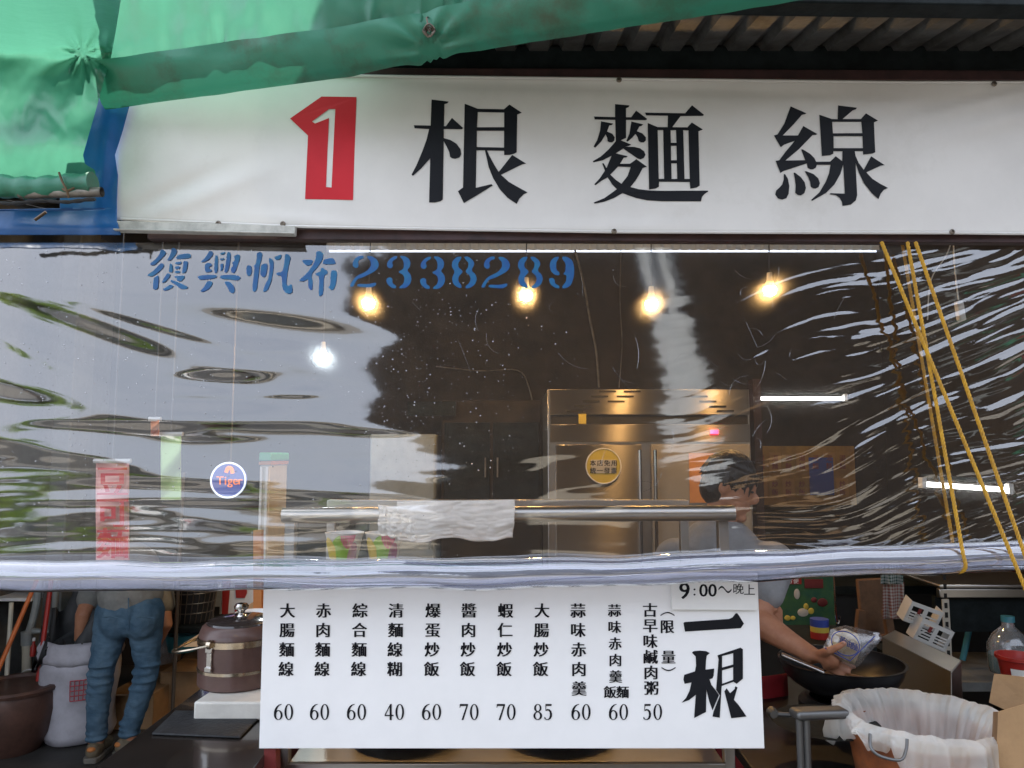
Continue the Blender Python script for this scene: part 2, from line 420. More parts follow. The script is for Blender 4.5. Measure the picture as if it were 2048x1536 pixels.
M['postergreen'] = mat('green_poster', (.02, .085, .045), .6, col2=(.05, .13, .035), vscale=11)
M['darkbeige'] = mat('painted_beige_wall', (.31, .28, .23), .6, var=.15, vscale=2)
M['leaf'] = mat('leaf_green', (.085, .17, .025), .55, col2=(.045, .10, .015), vscale=2, trans=.45, tcol=(.32, .48, .06))
M['bark'] = mat('bark', (.09, .06, .04), .8, var=.3, bump=.4)
M['carwhite'] = mat('white_car_paint', (.72, .72, .72), .25, coat=.7)
M['glassdk'] = mat('dark_car_glass', (.05, .07, .07), .06, spec=.8)
M['rubber'] = mat('tyre_rubber', (.02, .02, .02), .8)
M['taillight'] = mat('tail_lamp_red', (.45, .02, .03), .2, coat=.5)
M['roadwhite'] = mat('road_paint', (.7, .7, .66), .6)
M['woodstool'] = mat('worn_wood', (.13, .065, .03), .6, var=.3, vscale=16)
M['plastwhite'] = mat('white_plastic', (.46, .46, .44), .4, var=.06)
M['waterblue'] = mat('blue_liquid', (.06, .24, .31), .15, trans=.3)
M['jug'] = film('clear_jug', (.88, .93, .95), 3, .08, .22)
M['brownred'] = mat('dark_red_paint', (.16, .022, .02), .5, var=.3)
M['food'] = mat('fried_food', (.20, .10, .04), .5, col2=(.08, .035, .015), vscale=70, bump=.8, bscale=120)
M['soup'] = mat('pale_milky_liquid', (.46, .42, .33), .25, var=.08)

# ------------------------------------------------------------------ the setting
add('ground', MB().grid(8, 8, lambda a, b: (-120 + 240 * a, -140 + 260 * b, 0)), M['ground'], kind='structure')
add('road', MB().grid(2, 2, lambda a, b: (-120 + 240 * a, -34 + 20 * b, .004)), M['asphalt'], kind='structure')
add('pavement', MB().grid(2, 2, lambda a, b: (-40 + 80 * a, -5.9 + 2.9 * b, .004)), mat('tan_concrete', (.155, .145, .13), .8, var=.15, vscale=1.2, bump=.2), kind='structure')

# rear walls of the stall (the back wall carries a light sheet above it)
def wall(name, pts, th, m, label, **k):
    return add(name, MB().prism(pts, th), m, label=label, cat='wall', smooth=False, **k)
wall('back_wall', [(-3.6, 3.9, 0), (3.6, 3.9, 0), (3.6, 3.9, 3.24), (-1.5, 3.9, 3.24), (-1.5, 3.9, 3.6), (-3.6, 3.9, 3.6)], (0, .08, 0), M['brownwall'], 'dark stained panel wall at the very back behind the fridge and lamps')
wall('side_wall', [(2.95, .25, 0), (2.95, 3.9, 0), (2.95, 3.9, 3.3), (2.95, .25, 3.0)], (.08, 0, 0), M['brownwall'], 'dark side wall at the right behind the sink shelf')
wall('left_wall', [(-3.2, .25, 0), (-3.2, 3.9, 0), (-3.2, 3.9, 3.3), (-3.2, .25, 3.0)], (-.08, 0, 0), M['greywall'], 'grey side wall at the left edge past the brooms')
mb = MB()
mb.grid(180, 1, lambda a, b: (-1.5 + 4.5 * a, 3.86, 3.245 + .28 * b))
for v in mb.v: v.y += .012 * math.sin(v.x * 2 * math.pi / .076)
add('light_panel', mb, M['tinwhite'], label='pale translucent corrugated strip letting daylight in above the back wall', cat='panel')

# corrugated roof: trapezoid ribs running front to back
def roofz(y): return 2.76 + .19 * (y - .1)
prof = []
x = -.42
while x < 3.2:
    prof += [(x, 0), (x + .052, 0), (x + .064, .022), (x + .082, .022)]; x += .094
mb = MB()
ys = [-.30, .1, .4, 1.2, 2.2, 3.2, 4.2]
for y in ys:
    for (px, dz) in prof: mb.v.append(Vector((px - .02 * y, y, roofz(y) + dz)))
n = len(prof)
for j in range(len(ys) - 1):
    for i in range(n - 1): mb.f.append((j * n + i, j * n + i + 1, (j + 1) * n + i + 1, (j + 1) * n + i))
roof = add('corrugated_roof', mb, M['tin'], label='dirty grey corrugated tin roof seen from below above the banner', cat='roof', smooth=False)
mb = MB()
mb.grid(120, 6, lambda a, b: (-3.6 + 3.2 * a, .3 + 4 * b, roofz(.3 + 4 * b) + .02 * math.sin(a * 3.2 * 2 * math.pi / .076)))
add('roof_sheet', mb, M['tin'], label='low dark corrugated roof sheet over the far left passage', cat='roof')
add('added_shade_wall', MB().box(-1.0, 6, .3, 1.2, 3.05, 7), M['greywall'], label='added unseen grey wall above the stall that keeps sun off the right part of the tarpaulin', cat='wall')  # added out of view, blocks the sun so the tarpaulin darkens to the right
def beam(name, a, b, wx, wy, m, label, **k): return add(name, MB().bar(a, b, wx, wy), m, label=label, cat='beam', bevel=.004, **k)
a = P(640, 131, .06); b = P(2200, 133, .06)
beam('roof_beam', a, b, .09, .072, M['beam'], 'black steel beam running right above the white banner')
a = P(1400, -30, -.29); b = P(2250, -18, -.29)
beam('roof_beam', a, b, .06, .12, M['beam'], 'dark purlin under the tin roof at the top right corner')
for i, (yy, lab) in enumerate(((1.0, 'first dark purlin inside the roof, nearest the banner'), (2.0, 'middle dark purlin inside under the roof'), (3.0, 'rearmost dark purlin inside under the roof'))):
    add('roof_beam', MB().box(-3.1, 2.9, yy - .04, yy + .04, roofz(yy) - .10, roofz(yy) - .005), M['beam'], label=lab, cat='beam', group='purlins under the roof')

# ------------------------------------------------------------------ banner
BY = -.045
def bh(px, py):
    h = .0025 * math.sin(px / 170 + py / 90) + .0018 * math.sin(px / 61 - py / 120)
    def g(cx, cy, ang, L, Wd, A):
        c, s = math.cos(R(ang)), math.sin(R(ang)); dx, dy = px - cx, py - cy
        u = dx * c + dy * s; v = -dx * s + dy * c
        return A * math.exp(-(u / L) ** 2 - (v / Wd) ** 2)
    h += g(340, 385, -25, 110, 14, -.009) + g(400, 395, -22, 120, 16, .008) + g(1990, 195, -12, 130, 12, .007) + g(1900, 205, -12, 140, 12, -.006)
    h += g(1300, 176, 2, 400, 9, -.006) + g(900, 168, 3, 200, 8, -.004) + g(330, 250, 70, 120, 40, .006) + g(2000, 240, -15, 120, 18, .006)
    h += g(1240, 452, 0, 160, 10, .004) + g(600, 440, 5, 120, 10, .004)
    return h
def ban(px, py, lift=0.0): return P(px, py, BY - bh(px, py) - lift)
def topy(px): return 145 + 18 * min(1, max(0, (px - 300) / 1500))
def boty(px):
    t = [(200, 438), (590, 455), (900, 461), (1230, 466), (1900, 468), (2200, 471)]
    for (a0, b0), (a1, b1) in zip(t, t[1:]):
        if px <= a1: return b0 + (b1 - b0) * (px - a0) / (a1 - a0)
    return 471
def bl(v): return 232 - 6 * v
root = empty('shop_banner', P(1100, 470, BY), 'long white banner with a red numeral and three black characters', 'banner')
mb = MB().grid(190, 36, lambda a, b: ban(bl(b) + (2120 - bl(b)) * a, topy(bl(b) + (2120 - bl(b)) * a) * (1 - b) + boty(bl(b) + (2120 - bl(b)) * a) * b))
add('banner_sheet', mb, M['vinyl'], root, thick=.0012, ang=0)
mb = MB(); mb.tube([ban(px, topy(px) + 2, .002) for px in range(282, 2121, 30)], .004, 6); add('top_hem', mb, M['vinyl'], root)
mb = MB(); mb.tube([ban(px, boty(px) - 2, .002) for px in range(242, 2121, 30)], .004, 6); add('bottom_hem', mb, M['vinyl'], root)
def zoomed(poly, ox, oy, s): return [(ox + x / s, oy + y / s) for x, y in poly]
G1 = [[(288,60),(518,88),(498,112),(460,122),(452,415),(480,415),(560,305),(710,440),(692,458),(452,455),(450,575),(540,600),(620,650),(672,720),(684,790),(660,835),(605,852),(560,845),(535,825),(525,765),(490,690),(450,615),(438,1395),(405,1420),(330,1435),(255,1435),(270,845),(150,980),(40,1080),(20,1065),(90,930),(165,750),(220,600),(255,455),(62,445),(50,403),(275,408)],
 [(730,115),(905,183),(1255,190),(1328,127),(1495,237),(1432,262),(1425,765),(1390,785),(1330,800),(1258,802),(1256,745),(1030,742),(1060,810),(1110,905),(1185,1028),(1365,800),(1550,915),(1500,925),(1215,1065),(1320,1160),(1450,1235),(1570,1300),(1520,1325),(1460,1385),(1425,1455),(1300,1370),(1200,1260),(1110,1110),(1050,960),(1015,800),(1000,740),(888,738),(878,1240),(1090,1190),(1103,1210),(860,1360),(720,1443),(640,1285),(708,1235)],
 [(905,228),(1258,235),(1258,430),(895,430)], [(893,478),(1256,478),(1256,702),(890,695)]]
G2 = [[(350,57),(552,75),(540,100),(503,115),(503,240),(575,240),(645,147),(800,265),(780,282),(505,278),(503,530),(430,562),(575,622),(545,640),(495,652),(620,655),(700,675),(755,715),(775,765),(750,810),(705,830),(660,815),(465,678),(360,745),(528,785),(505,802),(470,805),(420,890),(560,890),(648,825),(795,932),(735,950),(690,1040),(640,1120),(565,1215),(680,1245),(820,1262),(1000,1268),(1650,1265),(1650,1280),(1600,1310),(1565,1350),(1550,1415),(1000,1413),(800,1400),(650,1370),(530,1330),(455,1300),(330,1370),(200,1420),(65,1448),(50,1432),(200,1370),(300,1300),(375,1245),(310,1180),(245,1080),(160,1130),(75,1190),(60,1178),(140,1090),(208,985),(170,885),(188,880),(230,950),(300,780),(180,840),(50,870),(38,855),(150,790),(260,690),(360,575),(352,278),(65,272),(55,230),(350,238)],
 [(392,930),(568,935),(525,1060),(440,1170),(360,1115),(283,1042)],
 [(155,297),(325,330),(300,352),(270,355),(238,440),(310,470),(345,520),(340,565),(310,592),(270,590),(245,575),(240,530),(218,480),(160,575),(75,665),(50,650),(100,560),(140,430)],
 [(578,300),(745,340),(715,365),(690,370),(655,435),(730,465),(780,520),(780,565),(750,592),(710,592),(680,575),(665,520),(635,475),(590,525),(525,582),(507,570),(550,470)],
 [(768,175),(1328,185),(1425,73),(1592,205),(1580,222),(1265,225),(1150,378),(1360,382),(1422,313),(1578,412),(1515,438),(1532,1195),(1490,1222),(1400,1238),(1393,1145),(965,1140),(962,1210),(920,1235),(825,1250),(805,320),(945,378),(1085,378),(1087,220),(785,215)],
 [(945,420),(1022,420),(1035,1100),(960,1102)], [(1125,422),(1200,420),(1207,598),(1130,598)], [(1130,640),(1208,640),(1212,840),(1133,842)], [(1135,885),(1212,885),(1218,1102),(1140,1102)], [(1302,422),(1375,425),(1393,1102),(1320,1102)]]
G3 = [[(288,88),(510,185),(490,198),(445,208),(330,340),(178,495),(390,495),(465,362),(662,475),(640,487),(595,490),(400,690),(215,845),(490,840),(435,690),(460,690),(560,750),(620,810),(645,862),(840,860),(918,785),(1010,855),(1012,715),(885,715),(885,750),(840,770),(725,782),(690,205),(865,265),(945,268),(950,75),(1215,108),(1200,130),(1155,145),(1015,265),(1270,265),(1340,185),(1510,288),(1452,312),(1470,730),(1430,748),(1300,762),(1298,715),(1185,715),(1195,780),(1240,880),(1310,975),(1412,785),(1605,910),(1545,918),(1345,1010),(1430,1100),(1540,1170),(1650,1228),(1590,1255),(1545,1310),(1515,1385),(1420,1300),(1310,1160),(1240,1010),(1195,880),(1218,1330),(1200,1400),(1130,1460),(1012,1480),(1005,1420),(970,1365),(920,1330),(840,1318),(842,1300),(1045,1308),(1022,900),(985,1030),(900,1180),(780,1300),(585,1410),(575,1395),(690,1290),(780,1140),(825,1020),(845,905),(655,905),(640,945),(600,970),(560,968),(525,945),(515,885),(190,990),(145,1020),(78,850),(130,840),(220,720),(345,570),(195,625),(150,660),(55,495),(105,480),(200,330)],
 [(868,305),(1275,305),(1290,462),(880,465)], [(888,505),(1292,505),(1298,672),(890,672)],
 [(192,1035),(212,1035),(250,1100),(270,1200),(260,1310),(230,1370),(170,1392),(110,1375),(75,1320),(85,1265),(130,1225),(170,1180),(192,1110)],
 [(328,1015),(350,1015),(430,1075),(485,1150),(502,1230),(480,1300),(430,1333),(385,1325),(352,1295),(358,1190),(348,1100)],
 [(485,995),(510,995),(610,1035),(675,1095),(698,1160),(680,1215),(635,1237),(600,1232),(570,1210),(560,1140),(530,1070)]]
bl2 = lambda x, y: ban(x, y, .0022)
for G, ox, oy, s in ((G1, 820, 190, 6.679), (G2, 1180, 200, 6.983), (G3, 1540, 200, 6.983)):
    add('character', fill([zoomed(p, ox, oy, s) for p in G], bl2), M['black'], root, smooth=False)
add('numeral', fill([[(580,237),(643,193),(713,194),(706,400),(610,398),(616,271)], [(624,243),(658,218),(670.5,218),(663,375),(652,374),(658,236),(630,247)]], bl2), M['red'], root, smooth=False)
for px, py in ((1238,160),(1988,168),(1228,463),(1904,464),(437,447),(566,448)):
    c = ban(px, py, .006); mb = MB().lathe([(.0075, 0), (.0075, .002), (.004, .004), (.0035, .001), (1e-6, .0005)], c, 12, Matrix.Rotation(R(90), 4, 'X'))
    add('grommet', mb, M['bolt'], root)
# frame bars behind the banner
add('sign_frame', MB().bar(P(300, 470, -.015), P(2200, 478, -.015), .03, .032), M['frame'], label='dark red steel bar along the lower edge of the banner', cat='frame bar', bevel=.003)
add('sign_frame', MB().bar(P(600, 150, -.015), P(2200, 157, -.015), .03, .03), M['frame'], label='dark red steel bar hidden along the upper edge of the banner', cat='frame bar', bevel=.003)
mb = MB(); a = P(236, 452, -.055); b = P(592, 462, -.055); mb.bar(a, b, .018, .024); mb.bar(a + Vector((0, -.01, -.016)), b + Vector((0, -.01, -.013)), .03, .004)
add('metal_trim', mb, M['alu'], label='short dented off-white metal strip under the left end of the banner', cat='trim', bevel=.002)

# ------------------------------------------------------------------ tarpaulins
def fold(px, py, cx, cy, nrad, A, rad, ph=0):
    dx, dy = px - cx, py - cy; r = math.hypot(dx, dy) + 1e-6
    return A * math.cos(nrad * math.atan2(dy, dx) + ph) * math.exp(-r / rad) * min(1, r / 25)
def tn(px, py, k): return mnoise.noise(Vector((px / 130, py / 130, k)))
HEM = [(196, 216), (420, 186), (700, 148), (860, 116), (960, 96), (1200, 58), (1560, 2), (1750, -28)]
def hemy(px):
    for (a0, b0), (a1, b1) in zip(HEM, HEM[1:]):
        if px <= a1: return b0 + (b1 - b0) * (px - a0) / (a1 - a0)
    return -28
def hemY(px): return -.10 - .38 * (px - 196) / 1364
def bandh(px): return 42 if px < 500 else 42 - 6 * min(1, (px - 500) / 500)
def tarp_pt(px, k):
    """k 0 at hem fold line, 1 at top of the sheet"""
    base = P(px, hemy(px) - bandh(px), hemY(px) - .015)
    return base + Vector((.05 * k, -.62 * k, 1.25 * k))
def tarp(a, b):
    px = 212 + (1760 - 212) * a; p = tarp_pt(px, b ** 1.2)
    x, y = PXOF(p)
    h = .016 * tn(x, y, 1.3) + .012 * mnoise.noise(Vector((x / 45, y / 60, 4))) + .005 * mnoise.noise(Vector((x / 18, y / 26, 6))) + .012 * abs(mnoise.noise(Vector((x / 90 + y / 200, y / 150, 14))))
    h += fold(x, y, 440, 100, 7, .012, 55) + fold(x, y, 862, 95, 9, .02, 70, .5) + fold(x, y, 745, 85, 8, .012, 60)
    h += .018 * math.exp(-((x - 845) / 10) ** 2) - .012 * math.exp(-((x - 925) / 9) ** 2) + .012 * math.exp(-((x - 530) / 60) ** 2) * math.sin(x / 25)
    return p + Vector((0, -h, h * .4))
root = empty('green_tarpaulin', P(880, 110, -.3), 'green tarpaulin stretched across the top with a folded hem above the banner', 'tarpaulin')
add('tarp_sheet', MB().grid(240, 50, tarp), M['green'], root, ang=0)
def hemband(a, b):
    px = 205 + (1760 - 205) * a
    top = tarp_pt(px, .035) + Vector((0, -.028, 0.0)); bot = P(px, hemy(px), hemY(px))
    p = top.lerp(bot, b); x, y = PXOF(p)
    bul = math.sin(math.pi * b)
    h = .012 * bul + .005 * tn(x * 2, y * 3, 8) + fold(x, y, 862, 100, 9, .014, 60) + .006 * math.sin(x / 23) * math.exp(-((x - 850) / 90) ** 2)
    if b > .98: h -= .012
    return p + Vector((0, -h, 0))
add('tarp_hem', MB().grid(240, 12, hemband), M['greendk'], root, ang=0)
mb = MB(); c = tarp_pt(862, .0) + Vector((0, -.035, -.004))
for k in range(3):
    mb.tube([c + Vector((math.cos(t) * (.010 + .002 * k), -.004 * k + .004 * math.sin(3 * t), math.sin(t) * (.006 + .004 * k))) for t in [i * .5 for i in range(14)]], .0022, 6)
mb.tube([c, c + Vector((-.006, -.01, .03)), c + Vector((.002, .02, .055))], .002, 6)
add('tie_wire', mb, M['bolt'], root)
# stitched seam strip running up the sheet
add('seam_strip', MB().grid(4, 30, lambda a, b: tarp((845 - 212 + 42 * a) / 1548, b) + Vector((0, -.007, -.002))), M['greendk'], root, ang=0)

FLAP = [(-40, 250), (110, 222), (216, 196), (310, 165), (345, 190), (392, 206)]
def flapx(py):
    pts = [(-40, 248), (60, 232), (115, 222), (160, 208), (216, 193), (310, 166), (328, 170), (340, 190), (392, 196)]
    for (a0, b0), (a1, b1) in zip(pts, pts[1:]):
        if py <= a1: return b0 + (b1 - b0) * (py - a0) / (a1 - a0)
    return 196
def flap(a, b):
    py = -40 + 425 * b; px = -90 + (flapx(py) + 90) * a
    Y = -.155 - .5 * max(0, (105 - py) / 145) + .03 * math.sin(max(0, py - 105) / 200 * math.pi) * -1
    h = .022 * tn(px, py, 5.5) + .006 * mnoise.noise(Vector((px / 40, py / 70, 2))) + .002 * mnoise.noise(Vector((px / 17, py / 22, 3))) + .010 * abs(mnoise.noise(Vector((px / 55 - py / 140, px / 300 + py / 300, 15)))) + .008 * math.sin((px * .8 - py) / 42 + 1.5 * tn(px, py, 2)) * max(0, min(1, (py - 110) / 60)) + fold(px, py, 165, 106, 8, .022, 60) + fold(px, py, 215, 100, 6, .012, 60)
    h += .035 * math.exp(-((py - 290) / 45) ** 2) + .012 * math.exp(-((py - 104) / 8) ** 2) * (px < 190)
    h += .018 * math.sin((px + py * .4) / 28) * math.exp(-((py - 200) / 70) ** 2)
    return P(px, py, Y - h)
root = empty('green_tarpaulin', P(90, 400, -.3), 'sagging green tarpaulin flap at the top left rolled round a pipe', 'tarpaulin')
add('tarp_sheet', MB().grid(80, 110, flap), M['green'], root, ang=0)
mb = MB(); mb.tube([P(x, 372 + 4 * math.sin(x / 40), -.175) for x in range(-90, 193, 12)], [.028 + .003 * math.sin(i * 1.7) for i in range(24)], 14); add('rolled_edge', mb, M['greendk'], root)
mb = MB(); mb.tube([P(x, 400 + 6 * (1 - x / 200) + 2 * math.sin(x / 17), -.18) for x in range(-90, 195, 8)], [.008 + .002 * math.sin(i * 2.1) for i in range(36)], 8, sq=.5)
add('frayed_edge', mb, M['sackin'], root)
mb = MB(); a = P(40, 388, -.18); b = P(204, 384, -.18); mb.tube([a, b], .0125, 14, False); mb.tube([b, a], .0105, 14, False); add('pipe', mb, M['pipe'], root)
mb = MB(); mb.tube(spline([P(118, 345, -.21), P(124, 362, -.215), P(133, 380, -.22), P(138, 396, -.215)], 4), .0028, 6); mb.tube(spline([P(126, 378, -.21), P(134, 382, -.22), P(148, 376, -.21)], 4), .003, 6)
add('tie_string', mb, M['wire'], root)
mb = MB(); mb.tube([P(70, 440, -.10), P(92, 424, -.10)], .004, 6); add('twig', mb, M['wire'], label='short brown twig stuck on the blue tarpaulin under the green roll', cat='twig')

def bluept(a, b):
    # an L: tall strip right, low strip along the bottom
    py = 195 + 275 * b; px0 = 120 if py < 418 else -90
    px1 = np.interp(py, [195, 215, 260, 310, 350, 400, 440, 470], [262, 258, 246, 230, 236, 234, 234, 242])
    px = px0 + (px1 - px0) * a
    h = .018 * math.sin(a * 2.2 + b * 4) + .012 * tn(px * 2, py, 9) + .02 * math.exp(-((px - 205 + (py - 300) * .1) / 22) ** 2)
    h += .018 * math.exp(-((py - 455) / 16) ** 2)
    return P(px, py, -.062 - .45 * h)
add('blue_tarpaulin', MB().grid(70, 110, bluept), M['blue'], label='blue tarpaulin showing between the green flap and the banner', cat='tarpaulin', ang=0, thick=.001)

# ------------------------------------------------------------------ clear curtain
ZT, ZB = 2.205, 1.285
def hgt(px, py):
    h = 0.0
    def g(cx, cy, ang, L, Wd, A, up=2.0):
        c, s = math.cos(R(ang)), math.sin(R(ang)); dx, dy = px - cx, py - cy
        u = dx * c + dy * s; v = -dx * s + dy * c
        q = (u / L) ** 2 + (v / (Wd if v > 0 else up * Wd)) ** 2
        return A * math.exp(-q) if q < 12 else 0.0
    for b in BUMPS: h += g(*b)
    # wide radiating wrinkles towards the lower right where the rope gathers the film
    wr = 1 / (1 + math.exp(-(px - 1430) / 70)) * (1 / (1 + math.exp(-(py - 585 + (px - 1500) * .16) / 35)))
    if wr > .01:
        qx, qy = px - 1700, py - 800
        wx_ = 60 * mnoise.noise(Vector((px / 330, py / 240, 1.7))); wy_ = 55 * mnoise.noise(Vector((px / 300, py / 200, 5.1)))
        ang = -R(18); c, s = math.cos(ang), math.sin(ang)
        qx += wx_; qy += wy_ + qx * qx * .00011
        u = qx * c + qy * s; v = -qx * s + qy * c
        gath = .38 + .72 / (1 + math.exp(-(px - 1640) / 90))
        h += wr * gath * (.0030 * mnoise.noise(Vector((u / 230, v / 19, 3))) + .0044 * mnoise.noise(Vector((u / 330, v / 46, 7))) + .0014 * mnoise.noise(Vector((u / 120, v / 10, 11))) + .0010 * mnoise.noise(Vector((u / 50, v / 7, 15))) + .0004 * abs(mnoise.noise(Vector((u / 70, v / 12, 18)))))
    wl = 1 / (1 + math.exp((px - 560) / 90)) * (1 / (1 + math.exp(-(py - 925) / 35)))
    if wl > .01: h += wl * (.0019 * mnoise.noise(Vector((px / 300, (py + 12 * math.sin(px / 130)) / 26, 20))) + .00035 * mnoise.noise(Vector((px / 90, py / 12, 23))))
    wm = math.exp(-((px - 1020) / 420) ** 2) * (1 / (1 + math.exp(-(py - 850) / 60)))
    if wm > .01: h += wm * (.0016 * mnoise.noise(Vector((px / 300, py / 46, 31))) + .0005 * mnoise.noise(Vector((px / 200, py / 18, 35))))
    h += .0007 * mnoise.noise(Vector((px / 420, py / 260, 40))) + .00003 * mnoise.noise(Vector((px / 60, py / 34, 44))) + 0.00002 * mnoise.noise(Vector((px / 14, py / 10, 48)))
    return h
BUMPS = [(500, 606, 6, 330, 40, .0128, 4), (170, 622, 19, 380, 38, .0126, 3.2), (-20, 650, 25, 220, 32, .0100, 3), (380, 664, 16, 260, 15, .0036, 2.6),
 (450, 738, -1, 115, 18, .0058), (60, 766, 14, 340, 42, .0135), (390, 788, 1, 115, 9, .0025), (400, 840, 0, 320, 18, .0064),
 (60, 884, 11, 420, 32, .0098), (330, 958, 0, 220, 13, .0042), (560, 700, 0, 70, 7, .0017), (590, 788, 0, 70, 7, .0017), (120, 838, 2, 70, 11, .0030),
 (730, 858, 2, 80, 9, .0024), (720, 985, 3, 160, 12, .0036), (330, 1000, 0, 300, 9, .0022), (440, 872, 0, 80, 8, .0018),
 (880, 640, 3, 260, 24, -.0016), (1060, 905, -12, 190, 32, .0078), (1180, 960, -8, 200, 26, .006), (1150, 1000, -4, 220, 18, .004), (1460, 960, -14, 150, 16, .0045), (1480, 1005, -10, 160, 13, .0036)]
def cur(px, py, lift=0.0):
    X, Z = None, None
    p = P(px, py, -.02); t = (ZT - p.z) / (ZT - ZB)
    p = P(px, py, -.045 * max(0, t))
    Y = -.045 * max(0, t) ** 1.4 - hgt(px, py) - lift
    return Vector((p.x, Y, p.z))
NU, NV = 680, 260
root = empty('clear_curtain', P(1024, 1150, -.06), 'clear wrinkled plastic rain curtain with blue stencilled writing, rolled at its foot', 'curtain')
def rolly(px): return 1150 + 2 * math.sin(px / 160) - 38 * max(0, (px - 900) / 1148) ** 1.1
add('curtain_sheet', MB().grid(NU, NV, lambda a, b: cur(-80 + 2220 * a, 487 - 2 * a + b * (rolly(-80 + 2220 * a) - 487))), M['film'], root, ang=0)
# rolled foot
pts = []; rr = []
for px in range(-80, 2141, 15):
    pts.append(P(px, rolly(px) + 1.5 * math.sin(px / 47), -.085)); rr.append(.0375 + .0015 * math.sin(px / 71) + .0012 * math.sin(px / 29))
mb = MB(); mb.tube(pts, rr, 28)
add('rolled_foot', mb, M['hem'], root, ang=0)
mb = MB(); mb.tube([p + Vector((0, .004, -.001)) for p in pts], .009, 14); add('foot_pole', mb, M['pvc'], root)
for k in range(3):
    mb = MB(); mb.tube([p + Vector((0, -.0375 * math.cos(.5 + k * .55 + .3 * math.sin(i / 9 + k)), .0375 * math.sin(.2 + k * .4 - .5 + .35 * math.sin(i / 13 + 2 * k)))) for i, p in enumerate(pts)], .0016, 5)
    add('film_edge', mb, M['hem'], root)
# stencil lettering
ST5 = [[(335,110),(390,112),(435,150),(435,190),(390,250),(300,340),(220,415),(145,415),(140,375),(220,320),(300,230),(330,160)],
 [(350,372),(400,390),(405,430),(370,490),(280,570),(180,640),(75,615),(200,530),(290,430)], [(300,605),(312,690),(300,870),(250,895),(210,880),(205,760),(220,660)],
 [(550,75),(610,80),(655,125),(640,190),(580,270),(545,315),(460,322),(500,260),(540,170)], [(680,210),(870,180),(925,205),(925,260),(870,280),(620,298)],
 [(520,378),(570,400),(580,555),(500,550),(515,450)], [(610,360),(750,340),(735,385),(690,400),(640,395)], [(625,440),(715,430),(715,480),(625,490)], [(620,530),(720,520),(720,565),(620,570)],
 [(785,335),(860,335),(870,370),(845,530),(800,570),(752,565),(780,450)], [(470,575),(530,580),(525,640),(440,745),(365,762),(420,660)], [(590,630),(800,615),(815,650),(740,735),(660,715),(670,680)],
 [(540,695),(720,760),(885,840),(850,880),(740,880),(640,800),(545,740)], [(545,790),(600,820),(560,870),(440,915),(385,890)]]
ST5b = [[(1285,130),(1350,150),(1355,210),(1290,290),(1200,350),(1110,355),(1200,270),(1260,180)], [(1250,365),(1335,385),(1330,430),(1285,440),(1290,500),(1335,495),(1330,540),(1210,560),(1195,410)],
 [(1395,220),(1450,220),(1450,560),(1378,565)], [(1480,180),(1590,150),(1580,190),(1530,212)], [(1490,290),(1580,275),(1565,310),(1500,318)], [(1495,395),(1560,375),(1545,510),(1490,525),(1510,470)],
 [(1630,148),(1700,170),(1690,350),(1640,555),(1570,555),(1610,370)], [(1760,235),(1850,195),(1885,240),(1850,370),(1780,565),(1715,560),(1705,460),(1750,440),(1730,350),(1780,330)],
 [(1055,630),(1200,605),(1435,605),(1430,660),(1250,690),(1100,700)], [(1505,610),(1750,600),(1870,625),(1895,670),(1830,715),(1700,690),(1500,678)],
 [(1250,725),(1350,730),(1345,800),(1280,880),(1180,935),(1110,930),(1200,830)], [(1575,735),(1680,730),(1770,820),(1785,930),(1740,962),(1690,940),(1640,840)]]
ST6 = [[(110,430),(150,412),(195,430),(210,520),(190,600),(150,630),(115,600),(100,520)], [(295,190),(360,148),(410,185),(400,270),(360,400),(335,640),(310,880),(265,935),(225,910),(225,800),(265,470),(240,420),(285,390),(305,260)],
 [(400,400),(480,375),(515,400),(490,600),(440,655),(370,600),(380,450)], [(530,280),(580,275),(630,340),(625,500),(590,700),(540,850),(490,920),(420,930),(480,760),(530,680),(560,450)],
 [(640,250),(785,195),(770,275),(700,312),(655,295)], [(850,185),(910,195),(960,250),(920,420),(890,600),(875,780),(910,820),(980,770),(1000,930),(940,970),(860,950),(800,860),(790,620),(690,605),(680,560),(800,540),(830,400)]]
ST6b = [[(1170,305),(1395,300),(1360,400),(1280,420),(1215,380)], [(1450,135),(1540,135),(1588,190),(1570,300),(1480,440),(1375,560),(1360,640),(1385,700),(1380,890),(1340,890),(1300,840),(1300,670),(1210,725),(1105,715),(1270,570),(1400,390),(1450,250)],
 [(1600,295),(1750,262),(1800,290),(1835,385),(1570,390)], [(1540,470),(1580,452),(1615,490),(1670,520),(1670,575),(1600,605),(1590,960),(1535,1015),(1500,990),(1515,620),(1440,600),(1440,565),(1540,530)],
 [(1735,505),(1830,510),(1860,560),(1830,800),(1770,905),(1680,840),(1725,800)]]
D2 = [[(320,105),(322,150),(260,165),(225,210),(240,260),(225,310),(180,315),(140,280),(140,220),(180,150),(250,108)], [(385,110),(470,115),(550,170),(585,250),(560,330),(480,390),(320,470),(220,500),(175,570),(150,635),(90,630),(120,560),(200,455),(380,370),(450,280),(440,190),(390,145)], [(222,585),(400,590),(540,560),(530,610),(450,650),(215,632)]]
D3 = [[(895,108),(890,150),(830,180),(805,220),(825,270),(800,315),(750,315),(720,280),(725,220),(780,150),(840,115)], [(945,103),(1020,108),(1090,150),(1120,210),(1110,290),(1060,350),(1120,420),(1138,500),(1110,590),(1040,650),(930,660),(935,630),(1000,580),(1020,500),(1000,430),(905,380),(1000,330),(1010,240),(990,170),(948,130)], [(720,490),(770,470),(815,495),(810,570),(880,620),(870,660),(800,650),(730,590),(708,530)]]
